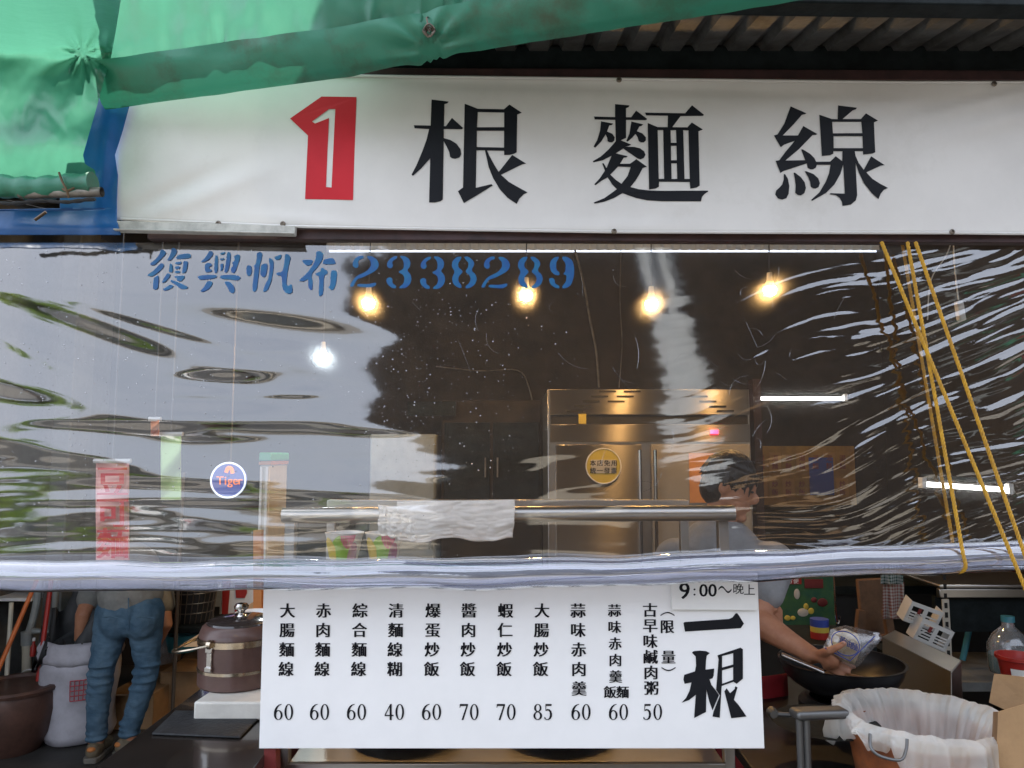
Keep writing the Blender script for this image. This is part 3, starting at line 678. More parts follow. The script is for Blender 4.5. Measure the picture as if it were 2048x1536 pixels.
D8 = [[(1155,115),(1140,160),(1095,230),(1100,300),(1170,355),(1165,390),(1105,450),(1095,530),(1150,600),(1155,650),(1090,640),(1010,580),(990,480),(1040,370),(985,280),(1000,190),(1070,120)], [(1200,115),(1270,115),(1350,180),(1375,240),(1320,350),(1395,420),(1415,500),(1380,590),(1300,645),(1225,655),(1220,620),(1290,560),(1310,490),(1290,430),(1215,370),(1265,300),(1275,220),(1210,150)]]
D9 = [[(1685,112),(1680,150),(1645,200),(1640,330),(1700,385),(1695,430),(1620,425),(1550,360),(1530,260),(1550,180),(1610,125)], [(1745,112),(1830,115),(1920,180),(1950,300),(1945,450),(1900,590),(1830,640),(1750,655),(1745,615),(1810,540),(1820,430),(1760,410),(1800,360),(1805,230),(1745,150)], [(1515,490),(1570,470),(1615,500),(1620,570),(1695,610),(1695,655),(1620,640),(1540,580)]]
def rnd(poly):      # one pass of corner cutting
    out = []
    for (x0, y0), (x1, y1) in zip(poly, poly[1:] + poly[:1]):
        out += [(x0 * .8 + x1 * .2, y0 * .8 + y1 * .2), (x0 * .2 + x1 * .8, y0 * .2 + y1 * .8)]
    return out
sm = lambda x, y: cur(x, y, .0025)
sh = lambda L, dx, dy=0: [[(x + dx, y + dy) for x, y in p] for p in L]
for polys, ox, oy, s in ((ST5, 290, 490, 9.752), (ST5b, 290, 490, 9.752), (ST6, 485, 490, 9.752), (ST6b, 485, 490, 9.752), (D2, 690, 500, 8.533), (D3, 690, 500, 8.533), (sh(D3, 573, 8), 690, 500, 8.533),
                         (sh(D8, -1127), 920, 500, 8.533), (sh(D2, 271 , 6), 920, 500, 8.533), (D8, 920, 500, 8.533), (D9, 920, 500, 8.533)):
    add('stencil_character', fill([zoomed(rnd(p), ox, oy, s) for p in polys], sm), M['stencil'], root, smooth=False)
# rain beads
mb = MB(); rb = random.Random(3)
for k in range(1300):
    if k < 860: px, py = rb.gauss(230, 230), rb.uniform(490, 1110)
    else: px, py = rb.gauss(860, 140), rb.gauss(720, 140)
    if not (-60 < px < 1300 and 492 < py < 1115): continue
    r = rb.choice([.0009, .001, .0012, .0015, .0022]); c = cur(px, py, .0002)
    mb.lathe([(r, 0), (r * .8, r * .5), (1e-6, r * .8)], c, 6, Matrix.Rotation(R(90), 4, 'X'))
add('water_beads', mb, M['drop'], root, kind='stuff')

mb = MB(); rs2 = random.Random(8)
for k in range(46):
    if k < 30: px, py = rs2.gauss(1450, 90), rs2.uniform(520, 980)
    else: px, py = rs2.uniform(820, 1350), rs2.uniform(520, 1000)
    a_ = rs2.uniform(0, math.pi); L_ = rs2.uniform(8, 38); cv = rs2.uniform(-12, 12)
    mb.tube([cur(px + math.cos(a_) * L_ * t - math.sin(a_) * cv * t * t, py + math.sin(a_) * L_ * t + math.cos(a_) * cv * t * t, .0006) for t in (-1, -.6, -.2, .2, .6, 1)], rs2.choice([.00018, .00025, .0003]), 4)
add('scratches', mb, M['drop'], root, kind='stuff')
# ------------------------------------------------------------------ yellow ropes
def rope(a, b, r, label, sag=.0, end=None):
    pts = [a.lerp(b, i / 90) + Vector((0, 0, -sag * math.sin(math.pi * i / 90))) for i in range(91)]
    if end: pts += spline(end, 5)
    fr = frames(pts); mb = MB(); L = 0; acc = [0]
    for i in range(1, len(pts)): L += (pts[i] - pts[i - 1]).length; acc.append(L)
    # resample finely for the twist
    fine = []
    nst = int(L / .0035)
    for i in range(nst + 1):
        d = L * i / nst; j = max(0, min(len(pts) - 2, next((q for q in range(len(acc) - 1) if acc[q + 1] >= d), len(pts) - 2)))
        t = (d - acc[j]) / max(1e-9, acc[j + 1] - acc[j]); fine.append(pts[j].lerp(pts[j + 1], t))
    F = frames(fine)
    for k in range(3):
        mb.tube([p + u * math.cos(i * .0035 * 2 * math.pi / .030 + k * 2.094) * r * .58 + v * math.sin(i * .0035 * 2 * math.pi / .030 + k * 2.094) * r * .58 for i, (p, t, u, v) in enumerate(F)], r * .50, 6)
    return add('yellow_rope', mb, M['rope'], label=label, cat='rope', group='ropes holding the rolled curtain')
YR = -.14
rope(P(1763, 484, -.06), P(2062, 1205, -.16), .0048, 'yellow twisted rope starting leftmost under the banner and crossing to the far right')
rope(P(1815, 484, -.06), P(1926, 1108, -.128), .0046, 'yellow rope of the middle pair, looped round the front of the rolled curtain foot', end=[P(1926, 1108, -.128), P(1931, 1130, -.128), P(1927, 1141, -.115), P(1915, 1145, -.09)])
rope(P(1804, 484, .03), P(1908, 1100, -.028), .0043, 'paler yellow rope of the middle pair hanging behind the clear film')
rope(P(1831, 484, -.06), P(2056, 1128, -.15), .0048, 'rightmost yellow rope, slanting straight to the right edge')

# ------------------------------------------------------------------ menu board
BD = 0.0
root = empty('menu_board', P(1020, 1497, BD), 'white plastic menu board with eleven dishes and prices under the rolled curtain', 'sign board')
def bd(px, py, lift=0.0): return P(px, py, BD - .001 - lift)
c = [P(528, 1146, BD), P(1515, 1146, BD), P(1529, 1497, BD), P(518, 1497, BD)]
add('board_panel', MB().prism(c, (0, .006, 0)), M['board'], root, smooth=False, bevel=.001)
tl = lambda x, y, l=0: bd(x, y, .0006 + l)
cols = [(575, '大腸麵線', 1221, 39), (647, '赤肉麵線', 1221, 39), (720, '綜合麵線', 1221, 39), (792, '清麵線糊', 1221, 39), (866, '爆蛋炒飯', 1221, 39), (938, '醬肉炒飯', 1221, 39), (1011, '蝦仁炒飯', 1221, 39), (1084, '大腸炒飯', 1221, 39)]
for x, t, y0, dy in cols:
    mb = MB()
    for i, ch in enumerate(t): put_text(mb, ch, x - 1.0 * i, y0 + dy * i, 31, tl)
    add('menu_column', mb, M['ink'], root, smooth=False)
mb = MB()
for i, ch in enumerate('蒜味赤肉羹'): put_text(mb, ch, 1156 + .6 * i, 1221 + 39 * i, 31, tl)
add('menu_column', mb, M['ink'], root, smooth=False)
mb = MB()
for i, ch in enumerate('蒜味赤肉羹'): put_text(mb, ch, 1229 + .6 * i, 1221 + 33 * i, 27, tl)
put_text(mb, '飯', 1220, 1384, 26, tl); put_text(mb, '麵', 1245, 1384, 26, tl)
add('menu_column', mb, M['ink'], root, smooth=False)
mb = MB()
for i, ch in enumerate('古早味鹹肉粥'): put_text(mb, ch, 1300 + .5 * i, 1220 + 31.2 * i, 30, tl)
add('menu_column', mb, M['ink'], root, smooth=False)
for ch, x0, y0, ya, sg in (('限', 1335, 1253, 1231, -1), ('量', 1337, 1314, 1335, 1)):
    mb = MB(); put_text(mb, ch, x0, y0, 29, tl)
    arc = [(x0 - 14 + 28 * k / 8, ya + sg * 6 * math.sin(math.pi * k / 8)) for k in range(9)]
    for (ax, ay), (bx, by) in zip(arc, arc[1:]): mb.add([tl(ax, ay - 1.2), tl(bx, by - 1.2), tl(bx, by + 1.2), tl(ax, ay + 1.2)], [(0, 1, 2, 3)])
    add('menu_note', mb, M['ink'], root, smooth=False)
def ello(cx, cy, rx, ry, n=28): return [(cx + rx * math.cos(2 * math.pi * k / n), cy + ry * math.sin(2 * math.pi * k / n)) for k in range(n)]
DIG = {'0': [[ello(0, 0, .47, .5), ello(0, 0, .25, .455)]],
 '6': [[ello(.0, -.19, .47, .31), ello(.01, -.20, .24, .262)], [[(-.47, -.2), (-.46, .02), (-.36, .2), (-.18, .36), (.08, .47), (.36, .505), (.37, .475), (.14, .41), (-.04, .29), (-.16, .13), (-.225, -.05), (-.235, -.2)]]],
 '4': [[[(.10, .5), (.26, .5), (.26, -.5), (.04, -.5), (.04, .28)]], [[(.10, .5), (-.50, -.17), (-.50, -.26), (.46, -.26), (.46, -.18), (-.38, -.18), (.05, .32)]]],
 '7': [[[(-.42, .5), (.46, .5), (.46, .42), (-.04, -.5), (-.24, -.5), (.28, .38), (-.34, .38), (-.40, .26), (-.45, .26)]]],
 '5': [[[(-.30, .5), (.38, .5), (.34, .38), (-.22, .38), (-.24, .16), (-.31, .13)]], [[(-.30, .13), (-.10, .19), (.12, .17), (.32, .07), (.41, -.10), (.40, -.27), (.26, -.43), (.02, -.5), (-.24, -.49), (-.42, -.42), (-.42, -.31), (-.34, -.31), (-.24, -.44), (-.04, -.45), (.11, -.36), (.18, -.2), (.16, -.03), (.05, .08), (-.12, .10), (-.28, .05)]]],
 '8': [[ello(0, .25, .40, .25), ello(.01, .255, .20, .205)], [ello(0, -.235, .47, .265), ello(-.01, -.235, .25, .215)]]}
prices = ['60', '60', '60', '40', '60', '70', '70', '85', '60', '60', '50']
for x, t in zip((567, 639, 713, 789, 863, 938, 1012, 1086, 1162, 1237, 1305), prices):
    mb = MB()
    for ch, dx in zip(t, (-10.5, 10.5)):
        for k, grp in enumerate(DIG[ch]):
            g_ = fill([[(x + dx + u * 18.5, 1424 - v * 32) for u, v in pl] for pl in grp], lambda a, b, k=k: tl(a, b, .00012 * k)); mb.add(g_.v, g_.f)
    add('price', mb, M['ink'], root, smooth=False)
K = [[(45,205),(60,190),(640,150),(685,130),(730,75),(750,75),(775,110),(835,210),(795,270),(65,315)]]
K2 = [[(155,590),(180,570),(260,563),(340,570),(390,595),(350,630),(340,700),(335,812),(447,798),(440,890),(425,925),(385,938),(410,1010),(465,1080),(510,1145),(425,1345),(380,1220),(345,1070),(340,1365),(185,1445),(207,1140),(120,1210),(20,1245),(80,1180),(125,1090),(150,980),(60,998),(45,940),(55,880),(195,835),(210,760),(205,640)],
 [(490,625),(790,525),(822,545),(822,930),(740,998),(700,970),(545,1025),(520,1440),(425,1425),(437,1365),(522,1150),(472,1075),(505,680)], [(550,635),(695,597),(695,745),(550,785)], [(550,822),(695,780),(695,945),(550,998)],
 [(580,1095),(610,1055),(655,1120),(715,1065),(722,1030),(752,1045),(705,1205),(770,1280),(870,1425),(670,1447)]]
for Kk in (K, K2): add('logo_character', fill([zoomed(p, 1360, 1215, 6.536) for p in Kk], lambda x, y: bd(x, y, .0008)), M['black'], root, smooth=False)
root = empty('hours_note', P(1430, 1220, BD - .01), 'small white card reading 9:00 with opening hours taped over the menu board corner', 'note')
pc = lambda x, y, l=0: P(x, y, BD - .012 - .008 * max(0, (1225 - y) / 60) * 0 - l)
add('card', MB().prism([pc(1341, 1150), pc(1515, 1150), pc(1516, 1220), pc(1344, 1219)], (0, .002, 0)), M['paper'], root, smooth=False)
mb = MB()
for ch, x, y, s in (('9', 1369, 1181, 46), (':', 1389, 1180, 30), ('0', 1407, 1180, 36), ('0', 1425, 1180, 36), ('晚', 1477, 1178, 23), ('上', 1499, 1180, 24)): put_text(mb, ch, x, y, s, lambda a, b, l=0: pc(a, b, .0006 + l), smear=.02 if s > 26 else .012, k=3 if ch in '90' else 2, cy0=.36)
wv = [(1437 + 26 * k / 10, 1179 - 5.5 * math.sin(2 * math.pi * k / 10)) for k in range(11)]
for (ax, ay), (bx, by) in zip(wv, wv[1:]): mb.add([pc(ax, ay - 1.9, .0006), pc(bx, by - 1.9, .0006), pc(bx, by + 1.9, .0006), pc(ax, ay + 1.9, .0006)], [(0, 1, 2, 3)])
add('writing', mb, M['ink'], root, smooth=False)

# ------------------------------------------------------------------ steel serving stand behind the board
root = empty('steel_stand', P(1020, 1536, .25), 'stainless serving stand with a round front rail, directly behind the menu board', 'stand')
f = lambda px, py, Y: P(px, py, Y)
ra, rb_ = P(566, 1031, .12), P(1468, 1026, .12)
mb = MB(); mb.tube([ra, rb_], .0215, 20); add('rail', mb, M['steel'], root)
x0, x1 = P(581, 1100, .14).x, P(1446, 1100, .14).x
zt = ra.z - .015
for xx in (x0, x1):
    for yy in (.14, .62):
        add('post', MB().box(xx - .0145, xx + .0145, yy - .0145, yy + .0145, 0.0, zt), M['brushed'], root, bevel=.002)
add('top_frame', MB().box(x0 - .0145, x1 + .0145, .60, .64, zt, zt + .03), M['steel'], root, bevel=.003)
zsh = P(1000, 1524, .13).z
add('shelf', MB().box(x0 + .015, x1 - .015, .13, .66, zsh - .05, zsh), M['steel'], root, bevel=.003)
add('front_lip', MB().box(x0 + .015, x1 - .015, .112, .128, zsh - .09, zsh + .002), M['brushed'], root, bevel=.002)
add('back_panel', MB().box(x0, x1, .645, .65, zsh, 1.2), M['brushed'], root)
# pots on the shelf just under the board's edge
for (px, lab) in ((815, 'wide black pot rim just under the board, left one'), (1120, 'wide black pot rim just under the board, right one')):
    c = P(px, 1516, .36); c.z = zsh + .002
    mb = MB().lathe([(.13, 0), (.15, .02), (.165, .05), (.168, .052), (.163, .052), (.148, .025), (.125, .012), (1e-6, .012)], c, 40)
    add('black_pot', mb, M['wokiron'], label=lab, cat='pot', group='pots on the stand shelf')
# towel draped on the rail
root2 = empty('kitchen_towel', P(890, 1080, .1), 'crumpled off-white cotton towel draped over the steel rail', 'towel')
def towel(px0, px1, ybot, ytop, A, seed, fy):
    def fn(a, b):
        px = px0 + (px1 - px0) * a + 5 * mnoise.noise(Vector((a * 3, b * 3, seed)))
        if b < .18: yy = .15 - b / .18 * .045; py = ytop + 6 * (1 - b / .18)
        else:
            k = (b - .18) / .82; yy = .093 - .012 * math.sin(k * 3) ; py = ytop + (ybot + 9 * mnoise.noise(Vector((a * 5, 0, seed))) - ytop) * k
        h = A * (mnoise.noise(Vector((a * 5, b * 4, seed))) + .6 * mnoise.noise(Vector((a * 9, b * 14, seed)))) + .0016 * mnoise.noise(Vector((a * 8, b * 40, seed + 3))) * (b > .15)
        return P(px, py + fy * a, yy - .005 - abs(h))
    return fn
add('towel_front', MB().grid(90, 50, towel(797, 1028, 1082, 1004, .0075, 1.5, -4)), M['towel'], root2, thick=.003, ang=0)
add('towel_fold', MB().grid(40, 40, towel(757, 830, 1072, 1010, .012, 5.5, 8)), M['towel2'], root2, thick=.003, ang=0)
# paper bowls
def bowl(px, label):
    c = P(px, 1118, .30)
    root = empty('paper_bowl', c, label, 'bowl', 'paper bowls under the rail')
    wob = None
    add('bowl_wall', MB().lathe([(.040, 0), (.057, .078), (.059, .08), (.055, .078), (.039, .004), (1e-6, .004)], c, 32), M['white'], root)
    b = MB()
    shapes = [((.28, .62, .0), 'bowl_lime', (.28, .55, .03)), ((.44, .66, .25), 'bowl_pink', (.62, .06, .20)), ((.12, .36, .1), 'bowl_yellow', (.70, .52, .05)), ((.55, .75, .55), 'bowl_plum', (.36, .07, .20))]
    for (a0, a1, zz), nm, col in shapes:
        m = bpy.data.materials.get(nm) or mat(nm, col, .5)
        mb = MB()
        def fn(a, b, a0=a0, a1=a1, zz=zz):
            ang = math.pi + (a0 + (a1 - a0) * a) * math.pi * 1.2 - .1
            z = .072 * (1 - zz) * 1.0
            zc = .004 + z * (.55 + .45 * math.sin(math.pi * a)) * b if zz < .3 else .004 + .05 * b * math.sin(math.pi * a) ** .5
            if nm == 'bowl_pink': zc = .076 - .04 * b * math.sin(math.pi * a) ** .6
            r = .040 + .017 * zc / .078 + .0006 + .0002 * len(nm)
            return c + Vector((r * math.cos(ang), r * math.sin(ang), zc))
        mb.grid(14, 8, fn); add('print_patch', mb, m, root)
bowl(688, 'printed paper bowl under the rail, left of the pair'); bowl(768, 'printed paper bowl under the rail, right of the pair and half under the towel')

# ------------------------------------------------------------------ left counter
CZ = PZ(400, 1420, .83).z
root = empty('side_counter', (-.85, .2, 0), 'low dark polished counter at the lower left carrying the brown pot', 'counter')
add('counter_top', MB().box(-1.035, -.64, -.45, .75, .80, .83), M['counter'], root, bevel=.002)
add('counter_body', MB().box(-1.02, -.655, -.43, .74, .0, .799), M['brownred'], root)
add('counter_post', MB().bar(P(545, 1720, .03), P(544, 1330, .03), .04, .03), M['brownred'], label='dark red square post under the lower left corner of the menu board', cat='post')
add('wood_post', MB().bar(P(517, 1500, .82), P(517, 1060, .82), .026, .03), M['orange'], label='orange brown post just left of the menu board top, behind the pot', cat='post')
bm_ = PZ(430, 1421, .831)
c = [PZ(358, 1422, .832), PZ(520, 1422, .832), PZ(520, 1385, .832), PZ(372, 1383, .832)]
add('foam_block', MB().prism([Vector((v.x, v.y, .832)) for v in (Vector((-.930, .255, 0)), Vector((-.66, .255, 0)), Vector((-.66, .66, 0)), Vector((-.905, .66, 0)))], (0, 0, .052)), M['foam'], label='white block on the counter with the brown pot on it', cat='block', bevel=.006)
mp_ = [PZ(303, 1470, .832), PZ(480, 1477, .832), PZ(516, 1440, .832), PZ(514, 1424, .832), PZ(350, 1424, .832)]
add('rubber_mat', MB().prism([Vector((p.x, p.y, .8315)) for p in mp_], (0, 0, .006)), M['matblack'], label='black textured mat on the counter in front of the white block', cat='mat', bevel=.003)
pc0 = Vector((P(477, 1390, .45).x, .45, .885))
root = empty('vacuum_pot', pc0, 'brown vacuum cooking pot with black lid and steel bail handle', 'pot')
add('pot_body', MB().lathe([(.118, 0), (.124, .006), (.124, .052), (.126, .118), (.126, .13)], pc0, 48), M['potbrown'], root)
for z0, z1, r in ((.047, .060, .1265), (.128, .150, .128)): add('steel_band', MB().lathe([(r - .004, z0), (r, z0 + .002), (r, z1 - .002), (r - .004, z1)], pc0, 48), M['gold'], root)
add('pot_shoulder', MB().lathe([(.125, .15), (.124, .158), (.116, .178), (.106, .186), (.100, .186)], pc0, 48), M['potbrown'], root)
lid = add('pot_lid', MB().lathe([(.103, .184), (.101, .192), (.080, .200), (.03, .205), (1e-6, .206)], pc0, 48), M['lidblack'], root)
add('lid_knob', MB().lathe([(.022, .203), (.018, .208), (.010, .214), (.012, .220), (.022, .228), (.023, .235), (.017, .243), (1e-6, .246)], pc0, 24), M['polish'], lid)
mb = MB(); th = R(205)
pv = pc0 + Vector((-.127 * math.cos(R(20)), -.127 * math.sin(R(40)) * .9, .142))
fpv, bpv = pc0 + Vector((-.046, -.121, .143)), pc0 + Vector((.046, .121, .143))
mb.tube(spline([fpv, pc0 + Vector((-.10, -.135, .133)), pc0 + Vector((-.165, -.10, .118)), pc0 + Vector((-.185, -.03, .112)), pc0 + Vector((-.16, .06, .118)), pc0 + Vector((-.07, .13, .135)), bpv], 6), .0075, 8, sq=.6)
add('bail_handle', mb, M['gold'], root)
for p_, a_ in ((fpv, 159), (bpv, -21)):
    mb = MB().lathe([(.014, -.006), (.014, .008), (.005, .013), (1e-6, .013)], p_, 16, Matrix.Rotation(R(a_ - 90 - 180), 4, 'Z') @ Matrix.Rotation(R(90), 4, 'X')); add('handle_pivot', mb, M['gold'], root)
mb = MB(); q = pc0 + Vector((-.050, -.118, 0)); mb.box(-.010, .010, -.004, .003, .062, .132, Matrix.Translation(q) @ Matrix.Rotation(R(-23), 4, 'Z')); mb.box(-.013, .013, -.008, .003, .062, .078, Matrix.Translation(q) @ Matrix.Rotation(R(-23), 4, 'Z')); mb.box(-.013, .013, -.007, .003, .118, .134, Matrix.Translation(q) @ Matrix.Rotation(R(-23), 4, 'Z'))
add('latch', mb, M['polish'], root, bevel=.002)
# cardboard sheet and takeaway bowls behind the pot
pts = [P(357, 1294, .72), P(600, 1290, .72), P(600, 1150, 1.02)]
add('cardboard_sheet', MB().prism(pts, (0, .003, .003)), M['card'], label='brown cardboard sheet propped slanting behind the brown pot', cat='cardboard')
cb = P(505, 1262, .66)
root = empty('takeaway_bowl', cb, 'stack of yellow and white takeaway bowls behind the pot lid', 'bowl')
for i, (m, z) in enumerate(((M['yellow'], 0), (M['white'], .016), (M['white'], .034))):
    add('bowl', MB().lathe([(.045, z), (.058, z + .03), (.061, z + .031), (.057, z + .029), (.043, z + .004), (1e-6, z + .004)], cb, 28), m, root)

# ------------------------------------------------------------------ lamps
def bulb(px, py, Y, m, lab, r=.031, cat='lamp', wire=True):
    c = P(px, py, Y); root = empty('pendant_bulb', c, lab, cat, 'bare bulbs hanging on wires')
    zc = roofz(Y) - .02
    add('bulb', MB().lathe([(1e-6, -r), (r * .75, -r * .72), (r, -r * .1), (r * .92, r * .4)], c, 20), m, root)
    add('socket', MB().lathe([(r * .93, r * .4), (r * .8, r * .9), (.014, r * 1.7), (.013, r * 2.9), (1e-6, r * 2.9)], c, 16), M['white'], root)
    if wire:
        mb = MB(); mb.tube([c + Vector((0, 0, r * 2.9)), Vector((c.x + .004, c.y, (c.z + zc) / 2)), Vector((c.x, c.y, zc))], .003, 6); add('cord', mb, M['wireb'], root)
    return root
bulb(737, 606, 1.75, M['bulb'], 'leftmost warm bare bulb, hanging at the edge of the bright sky reflection')
bulb(1052, 590, 1.75, M['bulb'], 'warm bare bulb under the stencilled digits')
bulb(1303, 608, 1.75, M['bulb'], 'third warm bare bulb, in front of the pale strip')
bulb(1540, 580, 1.75, M['bulb'], 'rightmost warm bare bulb, left of the yellow ropes')
bulb(646, 715, 2.4, M['led'], 'single cool white lamp shining through the cloudy left half of the curtain', r=.032)
def tube_lamp(a, b, lab):
    root = empty('fluorescent_lamp', (a + b) / 2, lab, 'lamp', 'fluorescent tube lamps')
    mb = MB(); mb.tube([a, b], .011, 12); add('tube', mb, M['tube'], root)
    add('fitting', MB().bar(a + Vector((0, .03, .036)), b + Vector((0, .03, .036)), .04, .02), M['beam'], root)
    for p in (a, b): add('end_cap', MB().box(p.x - .01, p.x + .01, p.y - .018, p.y + .018, p.z - .018, p.z + .03), M['white'], root)
tube_lamp(P(1502, 797, 3.2), P(1690, 797, 3.2), 'long fluorescent tube glowing above the amber posters')
tube_lamp(P(1845, 968, 1.5), P(2018, 980, 1.5), 'short bright fluorescent tube behind the ropes, low at the right')
# pull cord switch
root = empty('pull_switch', P(1918, 620, .35), 'white pull switch hanging on two thin cords right of the ropes', 'switch')
mb = MB(); a = P(1906, 470, .35); mb.tube(spline([a, P(1910, 540, .35), P(1917, 600, .35)], 5), .0022, 5); mb.tube(spline([a, P(1893, 510, .35), P(1862, 560, .36), P(1855, 640, .4)], 5), .002, 5); add('cord', mb, M['wirew'], root)
add('switch_body', MB().bar(P(1917, 602, .35), P(1923, 642, .35), .024, .02), M['plastwhite'], root, bevel=.004)

# ------------------------------------------------------------------ fridge
FY = 2.2
root = empty('upright_fridge', P(1300, 1400, FY + .3), 'tall stainless kitchen fridge with vent slots, yellow round sticker and doors', 'fridge')
xl, xr = P(1100, 900, FY).x, P(1500, 900, FY).x; xm = P(1295, 900, FY).x
zz = lambda py: P(1200, py, FY).z
add('cabinet', MB().box(xl - .012, xr + .012, FY + .02, FY + .7, .05, zz(778)), M['steel'], root, bevel=.004)
add('top_panel', MB().box(xl, xr, FY - .004, FY + .018, zz(829), zz(779)), M['brushed'], root, bevel=.002)
add('black_band', MB().box(xl + .004, xr - .004, FY + .008, FY + .018, zz(848), zz(830)), M['slot'], root)
add('control_panel', MB().box(xl, xr, FY - .004, FY + .018, zz(884), zz(849)), M['brushed'], root, bevel=.002)
for i, (sx, sy) in enumerate(((1215, 783), (1264, 783), (1199, 793), (1250, 793), (1182, 803), (1232, 803), (1165, 813), (1150, 823), (1415, 803), (1435, 813), (1450, 822), (1398, 793))):
    a = P(sx - 17, sy, FY); b = P(sx + 17, sy, FY); add('vent_slot', MB().box(a.x, b.x, FY - .007, FY - .003, a.z - .005, a.z + .005), M['slot'], root)
d1 = add('door', MB().box(xl + .03, xm - .035, FY - .016, FY + .018, zz(1180), zz(889)), M['brushed'], root, bevel=.004)
d2 = add('door', MB().box(xm + .02, xr - .004, FY - .016, FY + .018, zz(1180), zz(889)), M['darkbeige'], root, bevel=.004)
for hx in (xm - .05, xm + .035):
    mb = MB(); mb.tube([(hx, FY - .04, zz(1150)), (hx, FY - .04, zz(900))], .010, 8); add('handle', mb, M['polish'], d1 if hx < xm else d2)
cs = P(1207, 932, FY - .02); cs.y = FY - .019
st = add('round_sticker', MB().lathe([(.094, 0), (.094, .002), (1e-6, .002)], cs, 40, Matrix.Rotation(R(90), 4, 'X')), M['yellow'], root)
ring = MB()
rr2 = [(cs + Vector((math.cos(t) * .097, -.003, math.sin(t) * .097))) for t in [2 * math.pi * k / 40 for k in range(41)]]
ring.tube(rr2, .0035, 5); add('sticker_rim', ring, M['white'], st)
add('sticker_patch', MB().box(cs.x - .07, cs.x + .07, cs.y - .0045, cs.y - .003, cs.z - .04, cs.z + .035), M['cream'], st)
mb = MB(); fm = lambda px, py, l=0: Vector((P(px, py, FY - .025).x, FY - .0245 - l, P(px, py, FY - .025).z))
for i, ch in enumerate('本店免用'): put_text(mb, ch, 1186 + 14 * i, 926, 13, fm, k=2)
for i, ch in enumerate('統一發票'): put_text(mb, ch, 1186 + 14 * i, 941, 13, fm, k=2)
add('sticker_text', mb, M['ink'], st, smooth=False)
add('display', MB().box(P(1420, 864, FY).x, P(1436, 864, FY).x, FY - .010, FY - .006, zz(868), zz(860)), M['redled'], root)
add('key_tag', MB().box(P(1157, 840, FY).x, P(1172, 840, FY).x, FY - .012, FY - .004, zz(848), zz(828)), M['yellow'], root)
add('paper_notice', MB().box(P(1377, 960, FY).x, P(1440, 960, FY).x, FY - .022, FY - .0205, zz(1005), zz(906)), M['orangepaper'], root)

# things along the back wall
def poster(x0, x1, y0, y1, Y, m, lab, extra=None):
    a = P(x0, y1, Y); b = P(x1, y0, Y)
    root = empty('wall_poster', a, lab, 'poster')
    add('sheet', MB().box(a.x, b.x, Y, Y + .006, a.z, b.z), m, root)
    if extra: extra(root)
    return root
def amber(root):
    Y = 3.395
    for i in range(7):
        for j in range(2):
            x = 1512 + i * 27; y = 905 + j * 52
            if i in (4, 5) and j == 1: continue
            a = P(x, y + 38, Y); b = P(x + 22, y, Y); add('menu_strip', MB().box(a.x, b.x, Y - .004, Y, a.z, b.z), M['yellowpaper2'] if (i + j) % 2 else M['yellowpaper'], root)
            mb = MB()
            for k, ch in enumerate('炒飯' if j else '湯麵'): put_text(mb, ch, x + 11, y + 11 + 16 * k, 13, lambda px, py, l=0: P(px, py, Y - .006 - l), k=2)
            add('strip_text', mb, M['brownred'], root, smooth=False)
    a = P(1620, 990, Y); b = P(1665, 915, Y); add('blue_panel', MB().box(a.x, b.x, Y - .006, Y, a.z, b.z), M['bluelogo'], root)
poster(1503, 1708, 892, 1010, 3.4, M['yellowpaper'], 'amber menu poster with orange strips and a blue panel behind the cook', amber)
root = empty('kitchen_cabinet', P(900, 1200, 3.0), 'dim dark kitchen cabinet with a dull steel strip left of the fridge', 'cabinet')
a = P(880, 1200, 3.0); b = P(1082, 800, 3.0)
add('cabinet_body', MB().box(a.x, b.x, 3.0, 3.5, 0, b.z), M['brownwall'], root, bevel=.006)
a2 = P(815, 832, 2.95); b2 = P(912, 803, 2.95); add('steel_strip', MB().box(a2.x, b2.x, 2.94, 2.96, a2.z, b2.z), M['beam'], root)
for k, (x0, x1, y0, y1) in enumerate(((888, 980, 845, 1000), (986, 1078, 845, 1000))):
    p0 = P(x0, y1, 2.99); p1 = P(x1, y0, 2.99); dr = add('cabinet_door', MB().box(p0.x, p1.x, 2.985, 2.999, p0.z, p1.z), M['beam'], root, bevel=.004)
    mb = MB(); hx = p1.x - .03 if k == 0 else p0.x + .03; mb.tube([(hx, 2.97, p0.z + .15), (hx, 2.97, p0.z + .28)], .006, 6); add('handle', mb, M['pipe'], dr)
a = P(735, 1100, 2.9); b = P(872, 868, 2.9)
root = empty('white_freezer', (a.x, 3.1, 0), 'white upright freezer standing dim behind the left part of the rail', 'freezer')
add('cabinet', MB().box(a.x, b.x, 2.92, 3.4, .04, b.z), M['pvc'], root, bevel=.012); add('door', MB().box(a.x + .006, b.x - .006, 2.90, 2.918, .1, b.z - .02), M['pvc'], root, bevel=.01)
mb = MB(); mb.tube([(b.x - .03, 2.88, 1.0), (b.x - .03, 2.88, 1.3)], .009, 8); add('handle', mb, M['polish'], root)

for pts_, r_, lab in (([(872, 733), (960, 742), (1035, 741), (1058, 775), (1070, 835)], .006, 'pale cable curving along the dark back wall left of the fridge'), ([(1150, 500), (1168, 570), (1180, 640), (1192, 700), (1198, 775)], .009, 'pale grey conduit running down the back wall to the fridge'), ([(1242, 500), (1240, 600), (1244, 690), (1238, 775)], .004, 'thin wire hanging down the back wall to the fridge top')):
    mb = MB(); mb.tube(spline([P(x, y, 3.86) for x, y in pts_], 5), r_, 6); add('wall_cable', mb, M['pipe'], label=lab, cat='cable', group='cables on the back wall')
